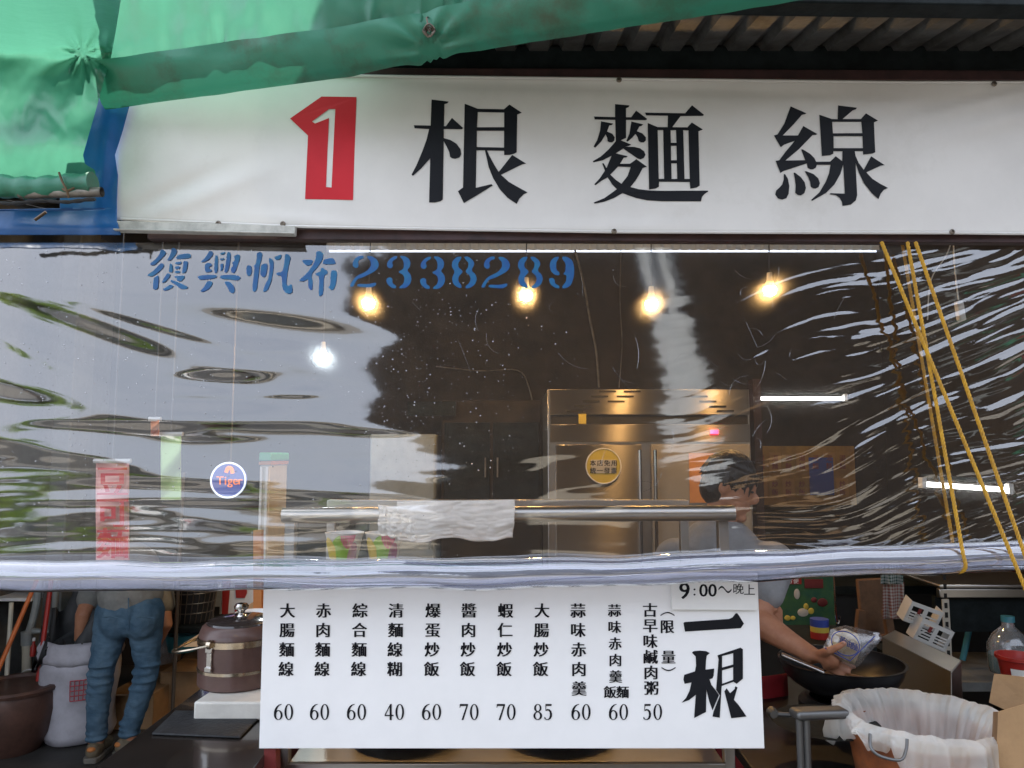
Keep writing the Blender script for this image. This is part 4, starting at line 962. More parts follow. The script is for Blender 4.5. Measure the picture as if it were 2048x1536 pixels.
# round blue sign on the left
cs = P(460, 960, 2.6)
root = empty('round_sign', cs, 'round blue sign with a glowing white ring and orange lettering behind the curtain', 'sign')
rad = 34 / FPX * 4.6
m_blue = emit('round_sign_blue', (.05, .08, .30), .22)
m_or = emit('round_sign_orange', (.75, .22, .08), .3)
add('disc', MB().lathe([(rad, 0), (rad, .03), (1e-6, .03)], cs, 40, Matrix.Rotation(R(90), 4, 'X')), m_blue, root)
mb = MB(); mb.tube([cs + Vector((math.cos(t) * rad, -.03, math.sin(t) * rad)) for t in [2 * math.pi * k / 40 for k in range(41)]], .0055, 8); add('neon_ring', mb, emit('ring_light', (.75, .85, 1), .28), root)
mb = MB(); fmm = lambda px, py, l=0: P(px, py, 2.56 - l)
for ch, dx in zip('Tiger', (-20, -9, 0, 11, 21)): put_text(mb, ch, 460 + dx, 960, 24, fmm, k=2)
add('sign_text', mb, m_or, root, smooth=False)
mb = MB(); mb.tube(spline([P(452, 945, 2.56), P(456, 936, 2.56), P(463, 938, 2.56), P(465, 947, 2.56)], 4), .012, 8); add('sign_emblem', mb, m_or, root)
mb = MB(); mb.tube([cs + Vector((0, 0, rad)), Vector((cs.x, cs.y, roofz(cs.y)))], .006, 6); add('hanger', mb, M['bolt'], root)
# fabric flags hanging inside at the left
def hanging_flag(x0, x1, y0, y1, Y, m, lab, text=None):
    c = P((x0 + x1) / 2, y0, Y); root = empty('hanging_flag', c, lab, 'flag', 'fabric flags hanging in the left passage')
    add('flag_cloth', MB().grid(10, 26, lambda a, b_: P(x0 + (x1 - x0) * a, y0 + (y1 - y0) * b_, Y + .02 * math.sin(b_ * 8 + a * 3))), m, root, thick=.003)
    mb = MB(); mb.tube([P(x0 - 4, y0, Y), P(x1 + 4, y0, Y)], .008, 8); add('flag_rod', mb, M['plastwhite'], root)
    mb = MB(); mb.tube([P((x0 + x1) / 2, y0, Y), Vector((c.x, c.y, roofz(c.y)))], .003, 5); add('flag_cord', mb, M['wireb'], root)
    if text:
        mb = MB()
        for i, ch in enumerate(text): put_text(mb, ch, (x0 + x1) / 2, y0 + 40 + 62 * i, 66, lambda px, py, l=0: P(px, py, Y - .03 - l), k=3)
        add('flag_text', mb, M['red'], root, smooth=False)
hanging_flag(192, 258, 922, 1128, .62, mat('flag_pink', (.74, .36, .32), .7, trans=.2), 'pinkish red hanging flag with big red characters at the left behind the film', '豆可麵')
hanging_flag(322, 362, 868, 1000, .72, mat('flag_lime', (.52, .72, .30), .7, trans=.2), 'lime green hanging flag between the red flag and the round sign')
hanging_flag(302, 318, 838, 872, .70, M['orangeplastic'], 'small orange pennant above and left of the lime flag')
# tall white display cabinet with a green cap
a = P(514, 1110, 1.9); b = P(541, 905, 1.9)
root = empty('display_cabinet', (a.x, 2.0, 0), 'narrow white display cabinet with green cap and orange band, left of the stand', 'cabinet')
add('body', MB().box(a.x, b.x, 1.9, 2.2, .0, P(520, 930, 1.9).z), M['cream'], root, bevel=.006)
add('cap', MB().box(a.x - .005, b.x + .01, 1.89, 2.2, P(520, 922, 1.9).z, b.z), mat('cap_green', (.05, .40, .22), .4), root, bevel=.008)
add('band', MB().box(a.x - .003, b.x + .006, 1.893, 2.2, P(520, 929.5, 1.9).z, P(520, 922.5, 1.9).z), M['orange'], root)
for xx in (a.x + .004, b.x - .02): add('edge_strip', MB().box(xx, xx + .012, 1.893, 1.899, .2, P(520, 934, 1.9).z), M['white'], root)

# ------------------------------------------------------------------ left side things
FL = 0.0
def stick(name, a, b, r, m, lab, cat):
    mb = MB(); mb.tube([a, b], r, 8); return add(name, mb, m, label=lab, cat=cat)
stick('broom_handle', P(-12, 1360, 2.2), P(78, 1150, 2.3), .012, M['orangeplastic'], 'orange broom stick leaning diagonally at the left edge', 'stick')
stick('mop_handle', P(76, 1362, 2.3), P(104, 1150, 2.35), .0125, M['redplastic'], 'red mop stick leaning on the grey pillar behind the sack', 'stick')
stick('pole', P(12, 1380, 2.4), P(23, 1205, 2.45), .012, M['beige'], 'thin cream pole standing left of the grey pipe', 'pole')
root = empty('drain_pipe', P(60, 1390, 2.6), 'grey plastic drain pipe with joints rising behind the sticks', 'pipe')
mb = MB(); mb.tube([P(53, 1400, 2.6), P(54, 1270, 2.6)], .026, 12); add('lower_pipe', mb, M['beige'], root)
mb = MB(); mb.tube(spline([P(54, 1275, 2.6), P(66, 1240, 2.6), P(76, 1190, 2.6), P(80, 1120, 2.6)], 5), .022, 10); add('upper_pipe', mb, M['pvc'], root)
mb = MB(); mb.tube([P(54, 1290, 2.6), P(54, 1262, 2.6)], .032, 12); add('joint', mb, M['pvc'], root)
mb = MB(); mb.tube([P(66, 1262, 2.55), P(110, 1262, 2.55), P(112, 1150, 2.55)], .018, 10); add('branch_pipe', mb, M['pvc'], root)
add('pillar', MB().box(P(84, 1300, 2.75).x, P(122, 1300, 2.75).x, 2.72, 2.95, 0, roofz(2.8)), M['greywall'], label='grey plastered pillar behind the red stick and pipe', cat='pillar', bevel=.01)
root = empty('spray_bottle', P(66, 1312, 2.5), 'small red bottle hung by the pipe between the two sticks', 'bottle')
add('bottle', MB().lathe([(.016, 0), (.017, .01), (.017, .05), (.007, .07), (.007, .085), (1e-6, .085)], P(66, 1312, 2.5), 14), M['redplastic'], root)
add('nozzle', MB().lathe([(.009, .086), (.008, .104), (1e-6, .104)], P(66, 1312, 2.5), 10), M['white'], root)
# shelf board and cloth at far left
add('wall_shelf', MB().box(P(-60, 1180, 2.8).x, P(84, 1180, 2.8).x, 2.7, 2.95, P(40, 1197, 2.8).z, P(40, 1190, 2.8).z), M['white'], label='pale wall shelf at the far left behind the sticks', cat='shelf', bevel=.004)
# clay pot
c0 = PZ(20, 1478, 0.0)
root = empty('clay_pot', (c0.x, c0.y + .0, 0), 'wide brown glazed clay pot on the floor at the left edge', 'pot')
cc = (P(30, 1370, 2.25).x, 2.25, 0)
add('pot_body', MB().lathe([(.14, 0), (.20, .10), (.225, .22), (.222, .30), (.215, .33), (.185, .33), (.19, .22), (.15, .06), (1e-6, .05)], cc, 40), M['clay'], root)
rim = add('pot_rim', MB().lathe([(.206, .318), (.232, .322), (.238, .338), (.228, .35), (.200, .350), (.190, .335)], cc, 40), M['clay'], root)
# ladle bucket ring seen behind pot
mb = MB(); mb.tube([P(58 + 22 * math.cos(t), 1365 - 26 * math.sin(t), 2.55) for t in [math.pi * k / 16 for k in range(17)]], .004, 6); add('bucket_bail', mb, M['white'], label='thin white wire bail arching up behind the clay pot', cat='handle ring')
# sack
sc = P(152, 1420, 2.42)
root = empty('white_sack', (sc.x, sc.y, 0), 'white woven sack with rolled open top and red print, left of the crouching worker', 'sack')
def sk(a, z): return 1 + .035 * math.sin(3 * a + z * 9) + .02 * math.sin(7 * a - z * 21) + .03 * mnoise.noise(Vector((math.cos(a) * 2, math.sin(a) * 2, z * 7)))
cs3 = (sc.x + .02, sc.y, 0)
add('sack_body', MB().lathe([(.10, .0), (.165, .012), (.182, .06), (.178, .14), (.186, .24), (.198, .34), (.205, .41), (.198, .46)], cs3, 56, None, sk), M['sack'], root, ang=0)
add('rolled_top', MB().lathe([(.196, .44), (.212, .455), (.217, .48), (.212, .50), (.214, .52), (.205, .54), (.195, .565), (.182, .55), (.178, .50)], cs3, 90, None, lambda a, z: sk(a, z) + .03 * math.sin(5 * a + 3) + .035 * mnoise.noise(Vector((math.cos(a) * 6, math.sin(a) * 6, z * 22)))), M['sack'], root, ang=0)
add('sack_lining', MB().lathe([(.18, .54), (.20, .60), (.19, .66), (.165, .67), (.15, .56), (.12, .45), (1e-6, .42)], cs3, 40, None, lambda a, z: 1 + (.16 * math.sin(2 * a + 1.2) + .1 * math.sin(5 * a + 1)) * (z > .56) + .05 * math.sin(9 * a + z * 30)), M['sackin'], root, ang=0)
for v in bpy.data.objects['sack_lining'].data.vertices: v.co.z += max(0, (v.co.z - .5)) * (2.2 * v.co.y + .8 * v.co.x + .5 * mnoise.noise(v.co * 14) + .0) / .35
mb = MB()
for i in range(5):
    t = R(285 + i * 6); u = R(285 + 24)
    for zz_ in (.20,): pass
    q0 = Vector((cs3[0] + .197 * math.cos(t), cs3[1] + .197 * math.sin(t), .26)); q1 = Vector((cs3[0] + .212 * math.cos(t), cs3[1] + .212 * math.sin(t), .37)); mb.tube([q0, q1], .003, 4)
for k in range(5):
    z = .26 + k * .0275; mb.tube([Vector((cs3[0] + (.199 + .012 * k / 4) * math.cos(R(285 + i * 4)), cs3[1] + (.199 + .012 * k / 4) * math.sin(R(285 + i * 4)), z)) for i in range(7)], .003, 4)
add('red_print', mb, M['redink'], root)
# cardboard boxes behind legs
def carton(x0, x1, py, Y, dep, h, lab, flap=True):
    a = P(x0, py, Y); b = P(x1, py, Y); root = empty('cardboard_box', ((a.x + b.x) / 2, Y, 0), lab, 'box')
    add('box_body', MB().box(a.x, b.x, Y, Y + dep, 0, h).box(a.x + .004, b.x - .004, Y + .004, Y + dep - .004, h - .002, h + .0005), M['card'], root, bevel=.003)
    if flap:
        for i, (s, dz) in enumerate(((0, .03), (1, .05))):
            yy = Y + (dep if s else 0)
            add('box_flap', MB().prism([(a.x, yy, h), (b.x, yy, h), (b.x + .01, yy + (.16 if s else -.12), h + dz), (a.x - .01, yy + (.16 if s else -.12), h + dz)], (0, 0, .003)), M['carddk'], root)
    return root
carton(212, 305, 1440, 2.55, .3, .20, 'cardboard box on the floor seen between the legs of the worker')
carton(318, 402, 1420, 2.75, .3, .27, 'open cardboard box on the floor right of the worker', True)
# metal pole, black basket, teal bin, plastic bag
root = empty('pole_stand', P(350, 1380, 2.5), 'dark metal pole stand right of the worker', 'stand')
mb = MB(); mb.tube([Vector((P(350, 1300, 2.5).x, 2.5, 0)), Vector((P(357, 1180, 2.5).x, 2.5, 1.5))], .011, 10); add('pole', mb, M['bolt'], root)
add('base', MB().lathe([(.12, 0), (.12, .02), (.03, .04), (1e-6, .04)], (P(350, 1300, 2.5).x, 2.5, 0), 20), M['bolt'], root)
cb = P(385, 1240, 2.8)
root = empty('wire_basket', cb, 'black mesh basket hanging in the shade right of the pole', 'basket')
add('basket_wall', MB().lathe([(.115, 0), (.145, .28), (.15, .285), (.14, .28), (.11, .005), (1e-6, .005)], cb, 30), M['dark'], root)
mb = MB()
for z in (.06, .12, .18, .24):
    r = .116 + .03 * z / .28
    mb.tube([cb + Vector((r * math.cos(t), r * math.sin(t), z)) for t in [2 * math.pi * k / 24 for k in range(25)]], .004, 5)
for k in range(24):
    t = 2 * math.pi * k / 24; mb.tube([cb + Vector((.118 * math.cos(t), .118 * math.sin(t), 0)), cb + Vector((.149 * math.cos(t + .2), .149 * math.sin(t + .2), .28))], .003, 4)
add('basket_wires', mb, M['bolt'], root)
mb = MB()
add('basket_table', MB().box(P(345, 1245, 2.8).x, P(425, 1245, 2.8).x, 2.6, 3.1, cb.z - .035, cb.z - .003), M['beam'], label='dark small table top under the black basket', cat='table', bevel=.004)
ct = P(366, 1300, 2.75)
add('teal_bin', MB().lathe([(.085, 0), (.105, .10), (.112, .105), (.10, .10), (.08, .008), (1e-6, .008)], ct, 28), M['teal'], label='teal plastic basin behind the metal pole', cat='basin')
cp = PZ(322, 1375, .29)
mb = MB().lathe([(.03, 0), (.085, .02), (.10, .10), (.09, .2), (.05, .26), (.02, .30), (1e-6, .3)], (P(318, 1350, 2.8).x, 2.85, .29), 30, None, lambda a, z: 1 + .12 * math.sin(4 * a + z * 20) + .06 * math.sin(9 * a))
add('plastic_bag', mb, M['jug'], label='clear crumpled plastic bag on the open box right of the worker', cat='bag', ang=0)
# red and white door panel with a letter E
a = P(424, 1300, 3.0); b = P(500, 1130, 3.0)
root = empty('lettered_panel', (a.x, 3.0, 0), 'grey and white panel with part of a big red letter, behind the cardboard sheet', 'panel')
add('panel', MB().box(a.x, b.x + .05, 3.0, 3.03, 0, b.z), M['white'], root)
add('grey_strip', MB().box(a.x, P(444, 1200, 3.0).x, 2.985, 2.999, 0, b.z), M['pvc'], root)
fe = lambda x, y: P(x, y, 2.992)
add('red_stripe', fill([[(446, 1130), (464, 1130), (454, 1250), (443, 1250)]], fe), M['redplastic'], root, smooth=False)
add('letter', fill([[(470, 1170), (494, 1170), (494, 1186), (489, 1196), (472, 1196)], [(470, 1218), (487, 1218), (480, 1236), (467, 1236)]], fe), M['redplastic'], root, smooth=False)
add('latch', MB().box(P(431, 1230, 3).x, P(441, 1230, 3).x, 2.975, 2.984, P(436, 1233, 3).z, P(436, 1212, 3).z), M['dark'], root)
add('wood_post', MB().bar(P(420, 1330, 2.9), P(424, 1120, 2.9), .03, .03), M['greywall'], label='weathered wooden post left of the lettered panel', cat='post', bevel=.004)

# ------------------------------------------------------------------ bending worker
WY = 2.12
root = empty('person', (P(240, 1470, WY).x, WY, 0), 'person in blue jeans and grey tee bending over the white sack, seen from behind', 'person')
hipL, hipR = P(228, 1232, WY + .02), P(292, 1232, WY + .02)
kneL, kneR = P(203, 1345, WY - .03), P(294, 1342, WY + .04)
ankL, ankR = P(194, 1452, WY), P(260, 1442, WY + .06)
ankL.z = .09; ankR.z = .09
pel = P(260, 1216, WY + .02)
chest = P(258, 1150, WY + .42); neck = P(250, 1160, WY + .56); head = P(246, 1200, WY + .66)
shL, shR = P(196, 1158, WY + .42), P(318, 1158, WY + .44)
elL, wrL = P(166, 1232, WY + .26), P(160, 1276, WY + .28)
elR, wrR = P(330, 1250, WY + .35), P(300, 1310, WY + .45)
b = MB()
b.caps([hipL, kneL, ankL], [.085, .052, .04]).caps([hipR, kneR, ankR], [.085, .052, .04]).caps([pel, chest], [.12, .14], sq=.75).caps([chest, neck], [.06, .05]).ell(head, .075, .085, .10)
b.caps([shL, elL, wrL], [.055, .043, .031]).caps([shR, elR, wrR], [.055, .043, .031]).caps([shL, shR], [.06, .06])
handL = P(154, 1296, WY + .30)
b.ell((wrL + handL) / 2, .036, .022, .05)
for k in range(4): b.caps([handL + Vector((-.027 + .018 * k, 0, .02)), handL + Vector((-.03 + .02 * k, .01, -.02)), handL + Vector((-.028 + .018 * k, .03, -.05 + .008 * abs(k - 1)))], [.009, .0085, .008], 8)
b.caps([(wrL + handL) / 2 + Vector((.03, 0, 0)), handL + Vector((.055, .02, -.01))], [.011, .009], 8)
add('body', blob(b, .008, 6), M['skin'], root, ang=0)
j = MB()
def leg(h, k, a, s):
    mid1 = h.lerp(k, .5) + Vector((0, -.004, 0)); mid2 = k.lerp(a, .45) + Vector((0, -.008, 0))
    j.caps(spline([h + Vector((0, 0, .02)), mid1, k, mid2, a + Vector((0, 0, .035))], 4), [.096, .092, .088, .083, .078, .073, .069, .065, .062, .061, .060, .059, .057, .055, .053, .051, .050][:17], 16)
leg(hipL, kneL, ankL, -1); leg(hipR, kneR, ankR, 1)
j.ell(P(234, 1238, WY - .02), .088, .098, .115).ell(P(287, 1238, WY - .02), .088, .098, .115).ell(P(260, 1240, WY + .0), .12, .10, .09)
j.ell(P(260, 1215, WY + .02), .175, .13, .085)
for (k_, a_) in ((kneL, ankL), (kneR, ankR)):
    for q in range(4):
        p = k_.lerp(a_, -.12 + .12 * q); j.ell(p + Vector((.004 * (-1) ** q, -.012, 0)), .067, .066, .012)
    for q in range(3):
        p = a_ + Vector((0, 0, .02 + .03 * q)); j.ell(p, .060 - .002 * q, .062, .013)
jme = blob(j, .0075, 7)
for v in jme.vertices:
    c_ = v.co; kz = math.exp(-((c_.z - .42) / .16) ** 2) + .9 * math.exp(-((c_.z - .14) / .09) ** 2) + .14
    wq = mnoise.noise(c_ * 7) * 1.6; d_ = .0050 * kz * (1 + mnoise.noise(c_ * 5)) * mnoise.noise(Vector((c_.x * 12, c_.y * 12, c_.z * 40 + c_.x * 26 + wq))) + .004 * mnoise.noise(c_ * 30)
    v.co = c_ + v.normal * d_
jo = add('jeans', jme, M['denim'], root, ang=0)
for (px0, px1) in ((203, 236), (272, 306)):
    s = MB(); s.tube([P(px0, 1235, WY - .152), P((px0 + px1) / 2, 1233, WY - .158), P(px1, 1236, WY - .150)], .003, 5)
    add('pocket_seam', s, M['denim'], jo)
s = MB(); s.tube(spline([P(257, 1196, WY - .10), P(257, 1225, WY - .125), P(258, 1262, WY - .10)], 4), .003, 5); add('back_seam', s, M['denim'], jo)
t = MB()
t.caps([P(262, 1190, WY + .05), P(260, 1158, WY + .28), chest + Vector((0, 0, .02))], [.165, .175, .175], 18, .62)
t.caps([shL, shL.lerp(elL, .55)], [.078, .072]).caps([shR, shR.lerp(elR, .55)], [.078, .072]).caps([shL, shR], [.085, .085])
add('t_shirt', blob(t, .009, 5), M['tee'], root, ang=0)
add('hair', MB().ell(head + Vector((0, .01, -.01)), .088, .094, .10), M['hair'], root)
g = MB(); g.ell((wrL + handL) / 2 + Vector((0, 0, -.005)), .043, .03, .055)
for k in range(4): g.caps([handL + Vector((-.03 + .02 * k, 0, .02)), handL + Vector((-.032 + .021 * k, .01, -.02)), handL + Vector((-.03 + .02 * k, .03, -.055 + .008 * abs(k - 1)))], [.013, .0125, .012], 8)
g.caps([(wrL + handL) / 2 + Vector((.03, 0, 0)), handL + Vector((.058, .02, -.012))], [.015, .013], 8)
add('glove', blob(g, .006, 4), M['glove'], root, ang=0)
def shoe(a, yaw, nm='shoe'):
    Mx = Matrix.Translation(Vector((a.x, a.y, 0))) @ Matrix.Rotation(yaw, 4, 'Z')
    q = MB()
    u = MB().ell((0, .0, .062), .042, .052, .045).ell((0, .10, .045), .045, .085, .034).ell((0, -.03, .055), .038, .045, .045)
    u2 = blob(MB().add([Mx @ v for v in u.v], u.f), .006, 4)
    so_ = add('shoe', u2, M['shoe'], root, ang=0)
    sl_ = MB(); oc = [(-.045, -.06), (-.03, -.085), (.03, -.085), (.045, -.06), (.046, .05), (.052, .11), (.04, .17), (0, .19), (-.04, .17), (-.052, .11), (-.046, .05)]
    sl_.prism([Mx @ Vector((x * .92, y * .96 + .006, .002)) for x, y in oc], (0, 0, .028)); add('sole', sl_, M['sole'], so_, bevel=.005)
    pt = MB(); pt.ell((0, -.060, .070), .022, .018, .014); add('heel_patch', MB().add([Mx @ v for v in pt.v], pt.f), M['orange'], so_)
    lc = MB().ell((0, .02, .10), .040, .045, .012); add('shoe_collar', MB().add([Mx @ v for v in lc.v], lc.f), M['shoe'], so_)
shoe(ankL, R(8)); shoe(ankR, R(-32))

# ------------------------------------------------------------------ right side: cook, stove, wok
KY = .85
root = empty('person', (P(1450, 1300, KY).x, KY, 0), 'person cooking behind the menu board, black hair, tipping noodles into the wok', 'person')
hc = P(1462, 968, KY); nk = P(1448, 1052, KY + .02); chs = P(1440, 1130, KY + .03); hp = Vector((chs.x - .01, KY + .08, .95))
sR_, sL_ = P(1545, 1128, KY - .02), P(1352, 1120, KY + .08)
elb = P(1512, 1238, KY - .10); wri = P(1622, 1310, .585); hnd = P(1660, 1316, .525)
b = MB()
Rh = Matrix.Rotation(R(68), 3, 'Z') @ Matrix.Rotation(R(24), 3, 'X')
hl = lambda x, y, z: hc + Rh @ Vector((x, y, z))
b.ell(hc, .074, .094, .108, Rh).ell(hl(0, -.045, -.058), .055, .050, .055, Rh).caps([nk, hl(0, .02, -.06)], [.054, .052])
b.ell(hl(0, -.098, -.018), .013, .020, .022, Rh).ell(hl(0, -.090, -.062), .024, .012, .009, Rh).ell(hl(0, -.083, -.10), .026, .02, .018, Rh)
for q in (-1, 1): b.ell(hl(.076 * q, .012, -.012), .010, .020, .032, Rh)
b.caps([chs, hp], [.135, .13], sq=.75).caps([sL_, sR_], [.062, .062]).caps([nk + Vector((0, 0, -.03)), chs], [.06, .10])
mid = elb.lerp(wri, .35)
b.caps([sR_, elb], [.058, .048]).caps(spline([elb, mid + Vector((0, 0, -.004)), wri], 4), [.049, .052, .052, .050, .046, .041, .036, .032, .030])
# gripping hand: palm, four fingers under the bag, thumb on top
pal = wri.lerp(hnd, .72)
b.caps([wri, pal, hnd], [.029, .036, .036], sq=.62)
fb = [P(1672, 1340, .555), P(1668, 1334, .565), P(1662, 1345, .55), P(1655, 1342, .56)]
tips = [P(1712, 1318, .545), P(1708, 1334, .54), P(1698, 1346, .53), P(1684, 1352, .525)]
for q in range(4):
    b0 = P(1666 - 5 * q, 1310 + 8 * q, .535 - .004 * q); t0 = tips[q]; m0 = b0.lerp(t0, .5) + Vector((.004, .004, -.004))
    b.caps([b0, m0, t0], [.0105, .010, .0085], 10)
b.caps([P(1638, 1310, .545), P(1660, 1301, .462), P(1674, 1295, .448), P(1688, 1287, .450)], [.017, .0135, .011, .0095], 10)
# the far hand
eb2 = P(1400, 1225, KY - .05); wr2 = P(1508, 1215, .80); h2 = P(1530, 1222, .78)
b.caps([sL_, eb2], [.056, .046]).caps([eb2, wr2], [.046, .031]).caps([wr2, h2], [.03, .034], sq=.6)
for q in range(4):
    b0 = h2 + Vector((.006, -.004, .028 - .018 * q)); b.caps([b0, b0 + Vector((.032, -.006, -.004)), b0 + Vector((.052, .004, -.026 + .003 * q))], [.010, .0095, .008], 8)
b.caps([wr2 + Vector((.01, -.015, .015)), h2 + Vector((.025, -.03, .01))], [.012, .009], 8)
cookb = add('body', blob(b, .0055, 5), M['skin'], root, ang=0)
for q in (-1, 1):
    e = hl(q * .030, -.082, .006); add('eye', MB().ell(e, .011, .007, .005, Rh), M['dark'], root)
tq = P(1687, 1285, .442); add('thumb_nail', MB().ell(tq, .006, .003, .005), M['nail'], cookb)
h = MB(); h.ell(hl(0, .018, .030), .088, .100, .096, Rh).ell(hl(0, .04, -.03), .074, .070, .075, Rh)
rh_ = random.Random(4)
for q in range(60):
    a_ = R(-150 + q * 5.2 - 30); r0 = rh_.uniform(.9, 1.08); h.caps([hl(.082 * math.cos(a_), .015 + .09 * math.sin(a_), .06), hl(.092 * math.cos(a_) * r0, .018 + .103 * math.sin(a_) * r0, rh_.uniform(-.02, .035))], [.010, .003], 6)
add('hair', blob(h, .0045, 1), M['hair'], root, ang=0)
t = MB(); t.caps([chs + Vector((0, 0, .02)), hp], [.165, .15], 18, .75).caps([sL_, sR_], [.085, .085]).caps([sR_, sR_.lerp(elb, .5)], [.08, .074]).caps([sL_, sL_.lerp(eb2, .5)], [.08, .074])
add('t_shirt', blob(t, .009, 5), M['tee2'], root, ang=0)
cl = MB(); cl.tube([nk + Vector((.066 * math.cos(a_), .064 * math.sin(a_) - .005, -.03 - .035 * max(0, -math.sin(a_)))) for a_ in [2 * math.pi * q / 24 for q in range(25)]], .014, 8); add('collar', cl, M['collar'], root)
ap = MB().grid(14, 14, lambda a, b_: (hp.x - .15 + .36 * a, KY - .11 - .05 * math.sin(math.pi * a) + .03 * b_, .42 + .40 * b_)); add('apron', ap, M['apron'], root, thick=.004)

# stove table
root = empty('stove_table', (1.0, .7, 0), 'dark steel gas stove bench at the right under the wok', 'stove')
zs = .745
add('top', MB().box(.66, 1.55, .12, 1.0, zs - .03, zs), M['wokiron'], root, bevel=.004)
add('front_panel', MB().box(.66, 1.0, .10, .118, zs - .17, zs + .004), M['steel'], root, bevel=.003)
for q, xx in enumerate((.70, .98, 1.5)): add('leg', MB().box(xx - .018, xx + .018, .14, .176, 0, zs - .031), M['steel'], root, bevel=.003)
kb = P(1543, 1424, .085); mb = MB().lathe([(.015, 0), (.014, .010), (.010, .02), (1e-6, .02)], kb, 18, Matrix.Rotation(R(90), 4, 'X')); add('gas_knob', mb, M['dullsteel'], root)
add('tap_pipe', MB().tube([P(1552, 1428, .09), P(1590, 1430, .09)], .006, 10), M['dullsteel'], root)
add('lower_shelf', MB().box(.70, 1.5, .16, .95, .30, .325), M['wokiron'], root)
# wok ring + wok
wc = P(1682, 1322, .60)
rw = 113 / FPX * 2.6
root = empty('gas_ring', Vector((wc.x, wc.y, zs + .001)), 'black iron gas ring under the wok', 'burner')
add('ring', MB().lathe([(.14, 0), (.14, .03), (.12, .045), (.105, .045), (.12, .02), (.12, 0)], (wc.x, wc.y, zs + .001), 30), M['wokiron'], root)
root = empty('wok', Vector((wc.x, wc.y, zs + .05)), 'large black iron wok on the stove with fried food inside', 'wok')
zr = wc.z
pr = []
for q in range(13):
    a_ = q / 12; pr.append((max(1e-6, rw * math.sin(a_ * math.pi / 2)), zr - .115 * math.cos(a_ * math.pi / 2)))
pr2 = [(r * .985, z + .004) for r, z in reversed(pr)]
add('bowl', MB().lathe(pr + [(rw + .006, zr + .004)] + pr2, (wc.x, wc.y, 0), 56), M['wokiron'], root)
add('handle', MB().bar(P(1648, 1344, .46), P(1563, 1308, .50), .03, .008), M['steel'], root, bevel=.003)
mb = MB().lathe([(.10, 0), (.08, .018), (.04, .028), (1e-6, .03)], (wc.x, wc.y, zr - .075), 40, None, lambda a, z: 1 + .1 * math.sin(5 * a) + .05 * math.sin(11 * a))
rnf = random.Random(5)
for q in range(70):
    a_ = rnf.uniform(0, 6.28); r = .11 * math.sqrt(rnf.random()); p = Vector((wc.x + r * math.cos(a_), wc.y + r * math.sin(a_), zr - .052 - r * .25 + rnf.uniform(0, .012))); mb.ell(p, rnf.uniform(.006, .013), rnf.uniform(.005, .01), rnf.uniform(.004, .007), Matrix.Rotation(rnf.uniform(0, 3), 3, 'Z'), 8, 5)
add('fried_food', mb, M['food'], label='heap of browned fried meat and noodles inside the wok', cat='food')
# noodle bag
A = [P(1644, 1302, .50), P(1662, 1258, .50), P(1690, 1250, .505), P(1758, 1266, .50), P(1766, 1276, .50), P(1718, 1330, .49), P(1706, 1338, .49)]
root = empty('noodle_bag', P(1700, 1335, .5), 'clear plastic bag of pale noodles held over the wok by the cook', 'bag')
mid_ = sum(A, Vector()) / len(A)
def bagpt(p, k, y): return mid_.lerp(p, k) + Vector((0, y * (1 - k * k), 0))
b2 = MB()
for sgn in (-1, 1):
    base = len(b2.v); ring_n = len(A) * 4; out_ = [A[i].lerp(A[(i + 1) % len(A)], k / 4) for i in range(len(A)) for k in range(4)]
    for kk in (.0, .35, .65, .85, 1):
        for p in out_:
            q = bagpt(p, kk, sgn * .028); q.y += .004 * mnoise.noise(q * 40); b2.v.append(q)
    for a_ in range(4):
        for i in range(ring_n):
            i2 = (i + 1) % ring_n; b2.f.append((base + a_ * ring_n + i, base + a_ * ring_n + i2, base + (a_ + 1) * ring_n + i2, base + (a_ + 1) * ring_n + i))
add('bag_film', b2, M['bag'], root, ang=0)
nd = MB(); NA = [P(1652, 1301, .5), P(1667, 1264, .5), P(1690, 1257, .5), P(1716, 1268, .5), P(1722, 1300, .5), P(1708, 1330, .5), P(1690, 1324, .5)]
nmid = sum(NA, Vector()) / len(NA)
for sgn in (-1, 1):
    base = len(nd.v); out_ = [NA[i].lerp(NA[(i + 1) % len(NA)], k / 6) for i in range(len(NA)) for k in range(6)]; rn = len(out_)
    kl = (1, .9, .75, .6, .45, .3, .15, .02)
    for kk in kl:
        for p in out_:
            q = nmid.lerp(p, kk); q.y += sgn * .018 * math.sqrt(max(0, 1 - kk ** 3)) + .006 * mnoise.noise(Vector((q.x * 60, sgn, q.z * 60))) * (kk < 1); nd.v.append(q)
    for a_ in range(len(kl) - 1):
        for i in range(rn):
            i2 = (i + 1) % rn; nd.f.append((base + a_ * rn + i, base + a_ * rn + i2, base + (a_ + 1) * rn + i2, base + (a_ + 1) * rn + i))
nb = add('noodles', nd, M['noodle'], root)
pr_ = lambda px, py: P(px, py, .4645)
mb = MB(); mb.tube([pr_(1691 + 28 * math.cos(t), 1287 + 24 * math.sin(t) + 6 * math.cos(t)) for t in [2 * math.pi * q / 30 for q in range(31)]], .0016, 4)
for k, ch in enumerate('黃油麵'):
    vs_, fs_ = glyph(ch); sz = 15
    for d_ in (0, .03): mb.add([pr_(1676 + 12 * k + (v[0] + d_) * sz + v[1] * 3, 1283 + 6.5 * k - v[1] * sz + v[0] * 6) for v in vs_], fs_)
mb.tube([pr_(1650, 1296), pr_(1700, 1322), pr_(1742, 1280), pr_(1750, 1272)], .0018, 4)
add('blue_print', mb, M['bluelogo'], root)
